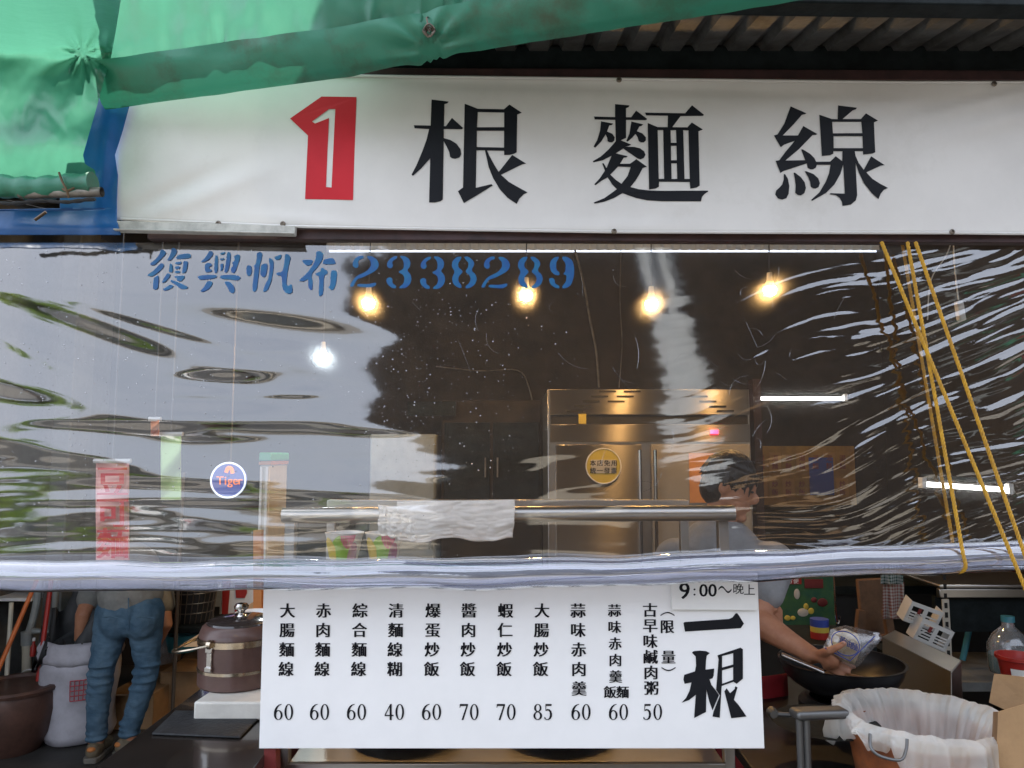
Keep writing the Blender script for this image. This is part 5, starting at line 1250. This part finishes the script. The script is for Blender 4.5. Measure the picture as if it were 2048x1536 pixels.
# steel splash shield
root = empty('splash_shield', P(1850, 1400, .6), 'bent stainless splash guard box standing right of the wok', 'splash guard')
add('front_face', MB().prism([P(1765, 1275, .85), P(1902, 1345, .50), P(1902, 1415, .50), P(1765, 1400, .85)], (.004, .004, 0)), M['brushed'], root)
add('top_face', MB().prism([P(1765, 1275, .85), P(1902, 1345, .50), P(1921, 1322, .62), P(1790, 1262, .95)], (0, 0, .003)), M['steel'], root)
add('end_face', MB().prism([P(1902, 1345, .50), P(1921, 1322, .62), P(1924, 1405, .62), P(1902, 1415, .50)], (.003, 0, 0)), M['brushed'], root)

# colander with gauze in an orange bucket
bc = P(1842, 1425, .02); RB = 158 / FPX * 2.02
root = empty('orange_bucket', Vector((bc.x, bc.y, .55)), 'rusty orange bucket with a wire handle under the white gauze', 'bucket')
add('bucket_wall', MB().lathe([(RB * .66, bc.z - .30), (RB * .84, bc.z - .06), (RB * .86, bc.z - .045), (RB * .79, bc.z - .045), (RB * .64, bc.z - .28), (1e-6, bc.z - .28)], (bc.x, bc.y, 0), 48), mat('rusty_orange_bucket', (.26, .075, .02), .5, col2=(.12, .035, .012), vscale=14), root)
mb = MB(); mb.tube(spline([P(1740, 1468, -.17), P(1742, 1495, -.19), P(1760, 1512, -.20), P(1800, 1520, -.21), P(1812, 1500, -.20), P(1814, 1478, -.19)], 5), .0036, 8); add('wire_handle', mb, M['dullsteel'], root)
add('bucket_stand', MB().box(bc.x - .22, bc.x + .25, bc.y - .2, bc.y + .2, 0, bc.z - .305), M['beam'], label='low black box under the orange bucket', cat='box')
M['gauze'] = film('white_gauze', (.97, .97, .96), 0.05, .6, .5, (.92, .93, .89), bump=.0)
def gathered(m):        # woven density: threads bunch up along the radial folds
    n = m.node_tree.nodes; l = m.node_tree.links
    t = [q for q in n if q.type == 'TEX_COORD'][0]; mr = [q for q in n if q.type == 'MAP_RANGE'][0]; z = [q for q in n if q.type == 'TEX_NOISE'][0]
    sp = n.new('ShaderNodeSeparateXYZ'); l.new(t.outputs['Object'], sp.inputs[0])
    at = n.new('ShaderNodeMath'); at.operation = 'ARCTAN2'; l.new(sp.outputs[1], at.inputs[0]); l.new(sp.outputs[0], at.inputs[1])
    cb = n.new('ShaderNodeCombineXYZ'); l.new(at.outputs[0], cb.inputs[0]); ml = n.new('ShaderNodeMath'); ml.operation = 'MULTIPLY'; ml.inputs[1].default_value = 3; l.new(sp.outputs[2], ml.inputs[0]); l.new(ml.outputs[0], cb.inputs[1])
    l.new(cb.outputs[0], z.inputs['Vector']); z.inputs['Scale'].default_value = 3.2; z.inputs['Detail'].default_value = 1.5; z.inputs['Roughness'].default_value = .5
    mr.inputs['From Min'].default_value = .35; mr.inputs['From Max'].default_value = .65; mr.inputs['To Min'].default_value = .10; mr.inputs['To Max'].default_value = .56
gathered(M['gauze'])
root = empty('gauze_cloth', Vector((bc.x, bc.y, bc.z)), 'thin white gauze lining the bucket, its edge hanging over in folds', 'cloth')
rg = random.Random(11)
GP = [(0, .08, -.135), (.14, .42, -.128), (.25, .63, -.10), (.34, .72, -.05), (.42, .80, -.014), (.48, .90, .003), (.55, .985, -.006)]
def gzf(seed, hmul):
    def gz(a, b_):
        t = a * 2 * math.pi
        n_ = lambda f_, k: mnoise.noise(Vector((math.cos(t) * f_, math.sin(t) * f_, seed + k)))
        fz = .020 * n_(3.2, 0) + .016 * n_(7, 1) + .008 * n_(15, 2)
        front = .5 - .5 * math.sin(t)
        hang = (.03 + .17 * front * max(0, .40 + 1.5 * n_(1.9, 5)) + .04 * n_(4, 8) + .025 * n_(11, 3)) * hmul
        hang = max(.012, hang)
        if b_ <= .55:
            r = RB * np.interp(b_, [g[0] for g in GP], [g[1] for g in GP]); z = np.interp(b_, [g[0] for g in GP], [g[2] for g in GP])
            r += fz * min(1, b_ * 1.6); z += .010 * n_(4, 6) * b_
        else:
            k = (b_ - .55) / .45; r = RB * .985 + .008 * math.sin(k * 2) + fz * (.9 + 1.1 * k) - .012 * k * k; z = -.006 - hang * k + .010 * n_(4, 6) * .55 + .006 * n_(9, 9) * k
        cr_ = .007 * abs(n_(8 + 3 * b_, 12 + 4 * b_)) + .003 * abs(n_(15, 15 + 9 * b_)); r += cr_; z += .6 * cr_ * (b_ > .3)
        return (bc.x + r * math.cos(t), bc.y + r * math.sin(t), bc.z + z)
    return gz
add('gauze_sheet', MB().grid(420, 60, gzf(1.0, 1.0)), M['gauze'], root, ang=0)
add('broth', MB().lathe([(1e-6, -.01), (RB * .5, -.01), (RB * .5, 0), (1e-6, 0)], (bc.x, bc.y, bc.z - .15), 30), M['soup'], label='pale milky liquid strained inside the gauze lined bucket', cat='liquid')
# folding table leg frame left of bucket
root = empty('tube_trestle', P(1600, 1536, .0), 'steel tube trestle with a flat steel top left of the gauze bucket', 'trestle')
add('top_bar', MB().bar(P(1586, 1428, .0), P(1690, 1424, .03), .05, .024), M['dullsteel'], root, bevel=.010, seg=4)
for px in (1598, 1612): add('leg', MB().tube([P(px, 1434, .0), Vector((P(px + 6, 1536, .0).x, .0, 0))], 0.009, 10), M['dullsteel'], root)
# white plate edge behind trestle
add('steel_tray', MB().lathe([(.10, 0), (.14, .01), (.145, .012), (.135, .012), (.1, .004), (1e-6, .004)], P(1650, 1452, .16), 32), M['beam'], label='round dark tray behind the trestle under the stove edge', cat='tray')
# cardboard box right front
root = empty('cardboard_box', P(2060, 1536, -.1), 'big open cardboard box at the lower right corner', 'box')
a = P(1992, 1420, -.18); z0 = P(2000, 1420, -.18).z
add('front_wall', MB().prism([P(1996, 1424, -.18), P(2120, 1388, -.30), P(2120, 1640, -.30), P(1988, 1640, -.18)], (.003, .004, 0)), M['card'], root)
add('side_wall', MB().prism([P(1988, 1424, -.17), P(1996, 1424, -.18), P(1990, 1640, -.18), P(1978, 1640, -.05), P(1986, 1424, -.05)], (.002, .003, 0)), M['carddk'], root)
add('back_flap', MB().prism([P(1988, 1348, .12), P(2120, 1362, .02), P(2120, 1470, .02), P(1978, 1405, .12)], (.003, .004, 0)), M['card'], root)
# right shelf with sink
root = empty('sink_shelf', P(1960, 1300, 1.6), 'steel sink bench with perforated angle legs at the far right', 'shelf')
SY = 1.5
a = P(1880, 1196, SY); b = P(2140, 1178, SY)
add('sink_front', MB().box(a.x, b.x, SY, SY + .03, a.z, b.z), M['steel'], root, bevel=.004)
add('sink_top', MB().box(a.x, b.x, SY, SY + .6, b.z + .002, b.z + .02), M['steel'], root, bevel=.006)
add('apron_board', MB().box(a.x, b.x, SY + .04, SY + .07, a.z - .16, a.z - .002), M['beam'], root)
for px in (1890,):
    q0 = P(px - 8, 1215, SY - .03); q1 = P(px + 8, 1330, SY - .03)
    lg = add('angle_leg', MB().box(P(1884, 1200, SY - .03).x, P(1898, 1200, SY - .03).x, SY - .03, SY - .026, 0, a.z), M['cream'], root)
    hl = MB()
    for q in range(12): hl.box(P(1888, 1200, SY - .03).x, P(1894, 1200, SY - .03).x, SY - .0325, SY - .031, .70 + q * .042, .70 + q * .042 + .024)
    add('leg_holes', hl, M['slot'], lg)
add('bottom_board', MB().box(a.x, b.x, SY - .02, SY + .5, P(1950, 1362, SY).z - .04, P(1950, 1362, SY).z), M['greywall'], root)
stick('water_hose', P(1925, 1320, SY + .2), P(1938, 1260, SY + .2), .014, M['waterblue'], 'blue hose dangling under the steel sink', 'hose')
add('drain_cup', MB().lathe([(.016, 0), (.034, .01), (.036, .07), (1e-6, .07)], P(1938, 1262, SY + .2), 18), M['pvc'], label='grey drain cup under the sink above the blue hose', cat='drain')
cj = P(2022, 1345, 1.1)
root = empty('plastic_jug', cj, 'clear plastic jug with blue cap and liquid behind the red tub', 'jug')
add('jug_body', MB().lathe([(.075, 0), (.08, .02), (.08, .11), (.06, .15), (.025, .18), (.022, .2)], cj, 28), M['jug'], root); add('liquid', MB().lathe([(.072, .004), (.076, .02), (.076, .07), (1e-6, .07)], cj, 24), M['waterblue'], root); add('cap', MB().lathe([(.025, .2), (.025, .222), (1e-6, .222)], cj, 16), M['waterblue'], root)
cr = P(2040, 1365, .9)
root = empty('red_tub', cr, 'dark red plastic tub with a white label at the right edge', 'tub')
add('tub_wall', MB().lathe([(.055, 0), (.07, .085), (.078, .088), (.078, .10), (.068, .10), (.05, .01), (1e-6, .01)], cr, 28), M['redplastic'], root)
add('tub_label', MB().grid(8, 1, lambda a, b_: cr + Vector(((.0610 + .012 * b_) * math.cos(R(215 + 60 * a)), (.0610 + .012 * b_) * math.sin(R(215 + 60 * a)), .012 + .05 * b_))), M['paper'], root)
# white plastic baskets
def basket(c, rot, lab):
    Mx = Matrix.Translation(c) @ rot; root = empty('plastic_basket', c, lab, 'basket', 'white plastic baskets leaning by the shelf')
    q = MB(); W_, H_, D_ = .13, .085, .06
    q.box(-W_ / 2, W_ / 2, 0, .003, 0, .012, Mx).box(-W_ / 2, W_ / 2, 0, .003, H_ - .016, H_, Mx)
    for k in range(3): q.box(-W_ / 2, W_ / 2, 0, .003, .018 + k * .012, .024 + k * .012, Mx)
    q.box(-W_ / 2, -W_ / 2 + .012, 0, .003, .0125, H_ - .0165, Mx).box(W_ / 2 - .012, W_ / 2, 0, .003, .0125, H_ - .0165, Mx).box(-.008, .008, -.001, .002, .0125, H_ - .0165, Mx)
    add('front_side', q, M['plastwhite'], root)
    s_ = MB(); [add('end_side', MB().box(xx_, xx_ + .003, .0035, D_, 0, H_, Mx), M['plastwhite'], root) for xx_ in (-W_ / 2, W_ / 2 - .003)]
    add('basket_floor', MB().box(-W_ / 2, W_ / 2, .0035, D_, -.003, -.0005, Mx), M['plastwhite'], root)
    add('basket_tag', MB().box(-.03, -.018, -.004, -.002, .045, .068, Mx), M['brownred'], root)
basket(P(1838, 1252, 1.0), Matrix.Rotation(R(20), 4, 'Y') @ Matrix.Rotation(R(15), 4, 'X'), 'upper left tilted white slotted plastic basket')
basket(P(1858, 1290, .96), Matrix.Rotation(R(24), 4, 'Y') @ Matrix.Rotation(R(10), 4, 'X'), 'lower right tilted white slotted plastic basket')
stick('wire_support', P(1800, 1282, 1.0), P(1850, 1262, 1.0), .004, M['plastwhite'], 'white rod supporting the slotted baskets', 'rod')
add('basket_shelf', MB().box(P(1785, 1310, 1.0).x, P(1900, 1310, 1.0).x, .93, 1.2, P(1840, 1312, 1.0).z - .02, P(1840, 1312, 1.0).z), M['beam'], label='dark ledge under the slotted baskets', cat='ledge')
# checkered cloth
def chk(name, c1, c2):
    m = mat(name, c1, .9); n_ = m.node_tree.nodes; l_ = m.node_tree.links
    t_ = n_.new('ShaderNodeTexCoord'); ws = []
    for ax in (0, 2):
        s_ = n_.new('ShaderNodeSeparateXYZ'); l_.new(t_.outputs['Object'], s_.inputs[0])
        mm = n_.new('ShaderNodeMath'); mm.operation = 'MULTIPLY'; mm.inputs[1].default_value = 75; l_.new(s_.outputs[ax], mm.inputs[0])
        fr = n_.new('ShaderNodeMath'); fr.operation = 'FRACT'; l_.new(mm.outputs[0], fr.inputs[0])
        gt = n_.new('ShaderNodeMath'); gt.operation = 'GREATER_THAN'; gt.inputs[1].default_value = .5; l_.new(fr.outputs[0], gt.inputs[0]); ws.append(gt)
    ad = n_.new('ShaderNodeMath'); l_.new(ws[0].outputs[0], ad.inputs[0]); l_.new(ws[1].outputs[0], ad.inputs[1])
    hf = n_.new('ShaderNodeMath'); hf.operation = 'MULTIPLY'; hf.inputs[1].default_value = .5; l_.new(ad.outputs[0], hf.inputs[0])
    mx_ = n_.new('ShaderNodeMix'); mx_.data_type = 'RGBA'; mx_.inputs['A'].default_value = (*c1, 1); mx_.inputs['B'].default_value = (*c2, 1); l_.new(hf.outputs[0], mx_.inputs['Factor']); l_.new(mx_.outputs['Result'], n_['Principled BSDF'].inputs['Base Color'])
    return m
root = empty('checked_cloth', P(1788, 1240, 1.3), 'red and white checked cloth hanging with a dark green checked one above it', 'cloth')
def hang(x0, x1, y0, y1, Y): return MB().grid(24, 20, lambda a, b_: P(x0 + (x1 - x0) * a, y0 + (y1 - y0) * b_, Y + .012 * math.sin(a * 11) * (.3 + b_)))
add('red_checks', hang(1766, 1808, 1165, 1238, 1.3), chk('red_check', (.30, .28, .25), (.17, .05, .035)), root, thick=.002)
add('green_checks', hang(1762, 1806, 1120, 1168, 1.27), chk('green_check', (.30, .32, .30), (.02, .06, .045)), root, thick=.002)
stick('towel_rod', P(1735, 1120, 1.3), P(1830, 1118, 1.3), .008, M['bolt'], 'dark rod the checked cloths hang from', 'rod')
# green poster with chicks
pY = 1.9
def chicks(root):
    m_w = M['cream']; m_y = M['yellow']
    def blobc(px, py, rx, ry, m, nm='chick_print'):
        c = P(px, py, pY - .004); s = (pY + 2) / FPX; q = MB().ell(c, rx * s, .003, ry * s); return add(nm, q, m, root)
    fl = P(1540, 1180, pY); 
    for px, py, rx, ry, m in ((1606, 1225, 11, 8, m_w), (1612, 1213, 5, 6, m_y), (1575, 1236, 6, 5, m_y), (1586, 1236, 5, 4, m_y), (1622, 1222, 6, 6, m_y), (1558, 1192, 6, 12, M['collar']), (1594, 1188, 6, 10, m_w), (1645, 1205, 10, 8, M['brownred']), (1628, 1200, 6, 5, M['brownred'])): blobc(px, py, rx, ry, m)
    a = P(1548, 1168, pY); b = P(1602, 1156, pY); add('red_banner', MB().box(a.x, b.x, pY - .005, pY - .001, a.z, b.z), M['redplastic'], root)
    mb = MB()
    for i, ch in enumerate('三餐方便'): put_text(mb, ch, 1556 + 12 * i, 1162, 11, lambda x, y, l=0: P(x, y, pY - .007 - l), k=2)
    add('banner_text', mb, M['paper'], root, smooth=False)
    for x0, x1 in ((1518, 1540), (1609, 1645)):
        a = P(x0, 1176, pY); b = P(x1, 1158, pY); add('dark_red_panel', MB().box(a.x, b.x, pY - .006, pY - .001, a.z, b.z), M['brownred'], root)
poster(1515, 1666, 1120, 1254, pY, M['postergreen'], 'green calendar poster with cream chicks and a red heading, right of the board', chicks)
a = P(1518, 1176, 1.5); add('digital_display', MB().box(a.x, a.x + .022, 1.5, 1.51, a.z, a.z + .014), M['slot'], label='small dark display with a glowing red figure by the hours card', cat='display')
mb = MB(); q = [P(1518, 1175, 1.49), P(1526, 1175, 1.49), P(1526, 1166, 1.49), P(1518, 1166, 1.49), P(1518, 1175, 1.49)]; mb.tube(q, .0022, 5)
dd = [o for o in bpy.data.objects if o.name == 'digital_display'][0]; add('digit', mb, M['redled'], dd)
# hanging hook
root = empty('hanging_hook', P(1672, 1245, 1.2), 'thin steel hook rod hanging right of the green poster', 'hook')
mb = MB(); mb.tube(spline([P(1666, 1110, 1.2), P(1669, 1180, 1.2), P(1672, 1235, 1.2), P(1676, 1247, 1.2), P(1679, 1240, 1.2), P(1679, 1232, 1.2)], 5), .0042, 8); add('rod', mb, M['polish'], root)
# tri-colour tin
ctn = P(1640, 1276, 1.25)
root = empty('striped_tub', ctn, 'round tub striped blue, yellow and red behind the noodle bag', 'tub')
for z0, z1, m in ((0, .028, M['redplastic']), (.028, .05, M['yellow']), (.05, .08, M['bluelogo'])): add('band', MB().lathe([(1e-6, z0), (.038, z0), (.038, z1), (1e-6, z1)], ctn, 24), m, root)
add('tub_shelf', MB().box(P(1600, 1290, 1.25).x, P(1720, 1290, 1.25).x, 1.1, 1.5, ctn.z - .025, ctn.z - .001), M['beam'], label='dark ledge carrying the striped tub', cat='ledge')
# wooden stool
root = empty('wooden_stool', P(1750, 1300, 1.6), 'old wooden stool upended in the shade behind the noodle bag', 'stool')
sa = P(1718, 1215, 1.6); sb = P(1778, 1212, 1.6)
add('seat', MB().bar(sa, sb, .03, .26), M['woodstool'], root, bevel=.005)
for px0, px1, yy in ((1722, 1712, 1.5), (1772, 1792, 1.5), (1724, 1716, 1.72), (1774, 1788, 1.72)): add('leg', MB().bar(P(px0, 1220, yy), P(px1, 1330, yy), .032, .032), M['woodstool'], root)
add('stretcher', MB().bar(P(1716, 1275, 1.5), P(1782, 1275, 1.5), .02, .025), M['woodstool'], root)
# dark clutter bench at back right
root = empty('back_bench', (1.4, 2.3, 0), 'dark bench in the shade at the back right', 'bench')
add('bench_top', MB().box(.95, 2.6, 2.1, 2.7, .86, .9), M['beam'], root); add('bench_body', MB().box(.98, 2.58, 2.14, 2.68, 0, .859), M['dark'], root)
# dim front wall panel right of the stall opening
add('stall_post', MB().box(P(1505, 900, 2.9).x, P(1520, 900, 2.9).x, 2.85, 2.95, 0, 2.1), M['frame'], label='dark red upright post beside the fridge', cat='post')

# ------------------------------------------------------------------ across the street (seen mirrored in the film)
root = empty('market_shed', (3, -7, 0), 'dark corrugated market shed across the street mirrored in the right half of the film', 'building')
edge = [(-1.52, 4.45), (-1.49, 3.8), (-1.42, 3.3), (-1.34, 2.9), (-1.12, 2.4), (-.9, 1.9), (-.75, 1.2), (-.7, 0)]
rs = random.Random(2); ed = []
for (x0, z0), (x1, z1) in zip(edge, edge[1:]):
    for k in range(10): ed.append((x0 + (x1 - x0) * k / 10 + rs.uniform(-.025, .02), z0 + (z1 - z0) * k / 10))
pts = [(x, -6.0, z) for x, z in ed] + [(-.7, -6.0, 0), (2.25, -6.0, 0), (2.2, -6.0, 2.6), (1.80, -6.0, 2.6), (1.26, -6.0, 4.45)]
add('front_left', MB().prism(pts, (0, -.08, 0)), M['brownwall'], root, smooth=False)
pts = [(2.252, -6.0, 0), (12, -6.0, 0), (12, -6.0, 4.52), (1.72, -6.0, 4.45), (2.30, -6.0, 2.7), (2.202, -6.0, 2.6)]
add('front_right', MB().prism(pts, (0, -.08, 0)), M['brownwall'], root, smooth=False)
mb = MB(); mb.grid(60, 1, lambda a, b: (1.15 + 1.25 * a, -6.25 + .004 * math.sin(a * 60), 2.3 + 2.1 * b)); add('pale_panel', mb, mat('pale_sheet', (.62, .66, .70), .6, var=.1, vscale=3), root)
mb = MB(); xs_ = -1.6
while xs_ < 12:
    mb.tube([(xs_, -5.95, 4.46), (xs_, -6.4, 4.50)], .06, 8); xs_ += .22
add('roof_edge', mb, M['tin'], root)
for i, (x0, x1, z0, z1, m) in enumerate(((2.6, 3.3, 1.1, 1.9, M['carddk']), (5.9, 6.5, 1.6, 2.3, M['greendk']), (6.6, 7.3, 1.2, 2.0, M['brownred']), (3.4, 4.6, .8, 1.5, M['darkbeige']), (7.5, 8.4, 1.8, 2.9, M['greendk']), (8.5, 9.3, 1.0, 1.9, M['red']), (.2, 1.2, .9, 1.3, M['darkbeige']), (4.4, 5.6, 2.6, 3.0, M['greywall']))):
    add('shop_panel', MB().box(x0, x1, -5.99, -5.93, z0, z1), m, root)
add('shed_side', MB().box(-.6, 12, -9.0, -6.09, 0, .1), M['dark'], root)
def shop(x, w_, d, h, y, m, m2, lab):
    root = empty('shop_house', (x, y, 0), lab, 'building', 'low shops across the street')
    wl_ = add('wall', MB().box(x, x + w_, y - d, y, 0, h), m, root, smooth=False)
    add('roof', MB().prism([(x - .3, y + .4, h - .05), (x + w_ + .3, y + .4, h - .05), (x + w_ + .3, y - d / 2, h + 1.0), (x - .3, y - d / 2, h + 1.0)], (0, 0, .08)), M['asphalt'], root)
    add('awning', MB().prism([(x, y + .01, h * .78), (x + w_, y + .01, h * .78), (x + w_, y + 1.4, h * .62), (x, y + 1.4, h * .62)], (0, 0, .03)), m2, root)
    add('shopfront', MB().box(x + .3, x + w_ - .3, y + .001, y + .05, .1, h * .6), M['pvc'], root)
shop(-18.2, 4.9, 5, 3.0, -34, M['darkbeige'], M['tin'], 'tan low shop with tin awning mirrored at the far left')
shop(-12.4, 4.6, 5, 2.7, -33, M['darkbeige'], M['darkbeige'], 'beige low shop with tan awning mirrored left of centre')
shop(-7.4, 4.2, 5, 2.8, -33, M['pvc'], M['darkbeige'], 'grey low shop with tan awning mirrored near the centre')
shop(-26, 8, 6, 3.6, -38, M['greywall'], M['tin'], 'grey long shop far off at the mirrored street end')
def tree(x, y, h, r, lab, n=1500, seed=1):
    rt = random.Random(seed); root = empty('street_tree', (x, y, 0), lab, 'tree', 'street trees across the road')
    mb = MB(); mb.tube(spline([(x, y, 0), (x + .1, y, h * .3), (x - .05, y + .1, h * .6)], 4), [.16, .15, .14, .13, .12, .11, .1, .09, .08], 8)
    for k in range(6):
        a_ = k * 1.05; mb.tube([(x, y, h * .4), (x + r * .6 * math.cos(a_), y + r * .6 * math.sin(a_), h * (.62 + .05 * (k % 3)))], [.07, .03], 6)
    add('trunk', mb, M['bark'], root)
    cl_ = [(Vector((rt.gauss(0, .45), rt.gauss(0, .45), rt.gauss(0, .33))) * r, rt.uniform(.25, .45) * r) for _ in range(16)]
    lv = MB()
    for _ in range(n):
        c0_, rr_ = rt.choice(cl_); d = Vector((rt.gauss(0, 1), rt.gauss(0, 1), rt.gauss(0, 1))).normalized() * rr_ * rt.random() ** .4
        p = Vector((x, y, h * .68)) + c0_ + d; s_ = rt.uniform(.10, .2); u = Vector((rt.gauss(0, 1), rt.gauss(0, 1), rt.gauss(0, .6))).normalized(); v = u.orthogonal().normalized()
        lv.add([p - u * s_, p + v * s_ * .5, p + u * s_, p - v * s_ * .5], [(0, 1, 2, 3)])
    add('crown', lv, M['leaf'], root, smooth=False)
tree(-15.2, -18.6, 4.2, 1.8, 'bushy sunlit street tree mirrored near the left edge', 1900, 4)
hd = MB(); rt = random.Random(6)
for _ in range(1300):
    p = Vector((rt.uniform(-19, -15.5), rt.uniform(-30.6, -29.6), rt.uniform(.1, 1.15))); s_ = rt.uniform(.06, .13); u = Vector((rt.gauss(0, 1), rt.gauss(0, 1), rt.gauss(0, 1))).normalized(); v = u.orthogonal().normalized()
    hd.add([p - u * s_, p + v * s_ * .6, p + u * s_, p - v * s_ * .6], [(0, 1, 2, 3)])
add('clipped_hedge', hd, M['leaf'], label='clipped green hedge beyond the road mirrored above the white car', cat='hedge', smooth=False)
# car (rear towards us)
def car(x, y, m, lab):
    root = empty('parked_car', (x, y, 0), lab, 'car')
    prof = [(0, .35), (.03, .72), (.12, .92), (.35, .98), (.72, 1.36), (1.1, 1.46), (2.2, 1.45), (2.9, 1.05), (3.9, .88), (4.2, .62), (4.2, .32), (3.9, .28), (.3, .28)]
    def loft(p, hw): return [Vector((x + s * (hw if z < 1 else hw - .18 * (z - 1) / .46), y - q, z)) for q, z in p for s in (-1, 1)]
    vs = loft(prof, .86); n_ = len(prof); q = MB(); fs = []
    for i in range(n_): i2 = (i + 1) % n_; fs.append((2 * i, 2 * i2, 2 * i2 + 1, 2 * i + 1))
    fs.append(tuple(2 * i for i in range(n_))); fs.append(tuple(2 * i + 1 for i in reversed(range(n_)))); q.add(vs, fs)
    add('body', q, m, root, bevel=.05, seg=3)
    add('rear_window', MB().prism([(x - .66, y - .36, 1.02), (x + .66, y - .36, 1.02), (x + .58, y - .70, 1.36), (x - .58, y - .70, 1.36)], (0, .02, .02)), M['glassdk'], root)
    for s in (-1, 1):
        add('tail_lamp', MB().box(x + s * .72 - .12, x + s * .72 + .12, y - .10, y + .02, .72, .90), M['taillight'], root, bevel=.02)
        for yy in (-.75, -3.35):
            w_ = add('wheel', MB().lathe([(.31, -.1), (.33, -.06), (.33, .06), (.31, .1)], (x + s * .8, y + yy, .33), 24, Matrix.Rotation(R(90), 4, 'Y')), M['rubber'], root)
            add('rim', MB().lathe([(.19, -.105), (.2, .105)], (x + s * .8, y + yy, .33), 16, Matrix.Rotation(R(90), 4, 'Y')), M['polish'], w_)
    add('bumper', MB().box(x - .82, x + .82, y - .1, y + .06, .34, .55), m, root, bevel=.04)
    add('number_plate', MB().box(x - .17, x + .17, y + .061, y + .07, .56, .68), M['white'], root)
car(-10.2, -19.5, M['carwhite'], 'white hatchback parked across the street, mirrored near the lower left')
# scooter-like dark planters near the road keep the lower mirror dark
for i, (x, y, lab) in enumerate(((-3.6, -8.5, 'first potted shrub at the roadside mirrored low in the film'), (-2.5, -9.2, 'second potted shrub at the roadside mirrored low near the centre'))):
    root = empty('potted_shrub', (x, y, 0), lab, 'plant', 'potted shrubs at the roadside')
    add('planter', MB().lathe([(.2, 0), (.28, .4), (.3, .4), (.25, .36), (1e-6, .36)], (x, y, 0), 20), M['clay'], root)
    lv = MB(); rt = random.Random(30 + i)
    for _ in range(400):
        p = Vector((x, y, .75)) + Vector((rt.gauss(0, .16), rt.gauss(0, .16), rt.gauss(0, .17))); s_ = rt.uniform(.03, .07); u = Vector((rt.gauss(0, 1), rt.gauss(0, 1), rt.gauss(0, 1))).normalized(); v = u.orthogonal().normalized()
        lv.add([p - u * s_, p + v * s_ * .5, p + u * s_, p - v * s_ * .5], [(0, 1, 2, 3)])
    add('foliage', lv, M['leaf'], root, smooth=False)
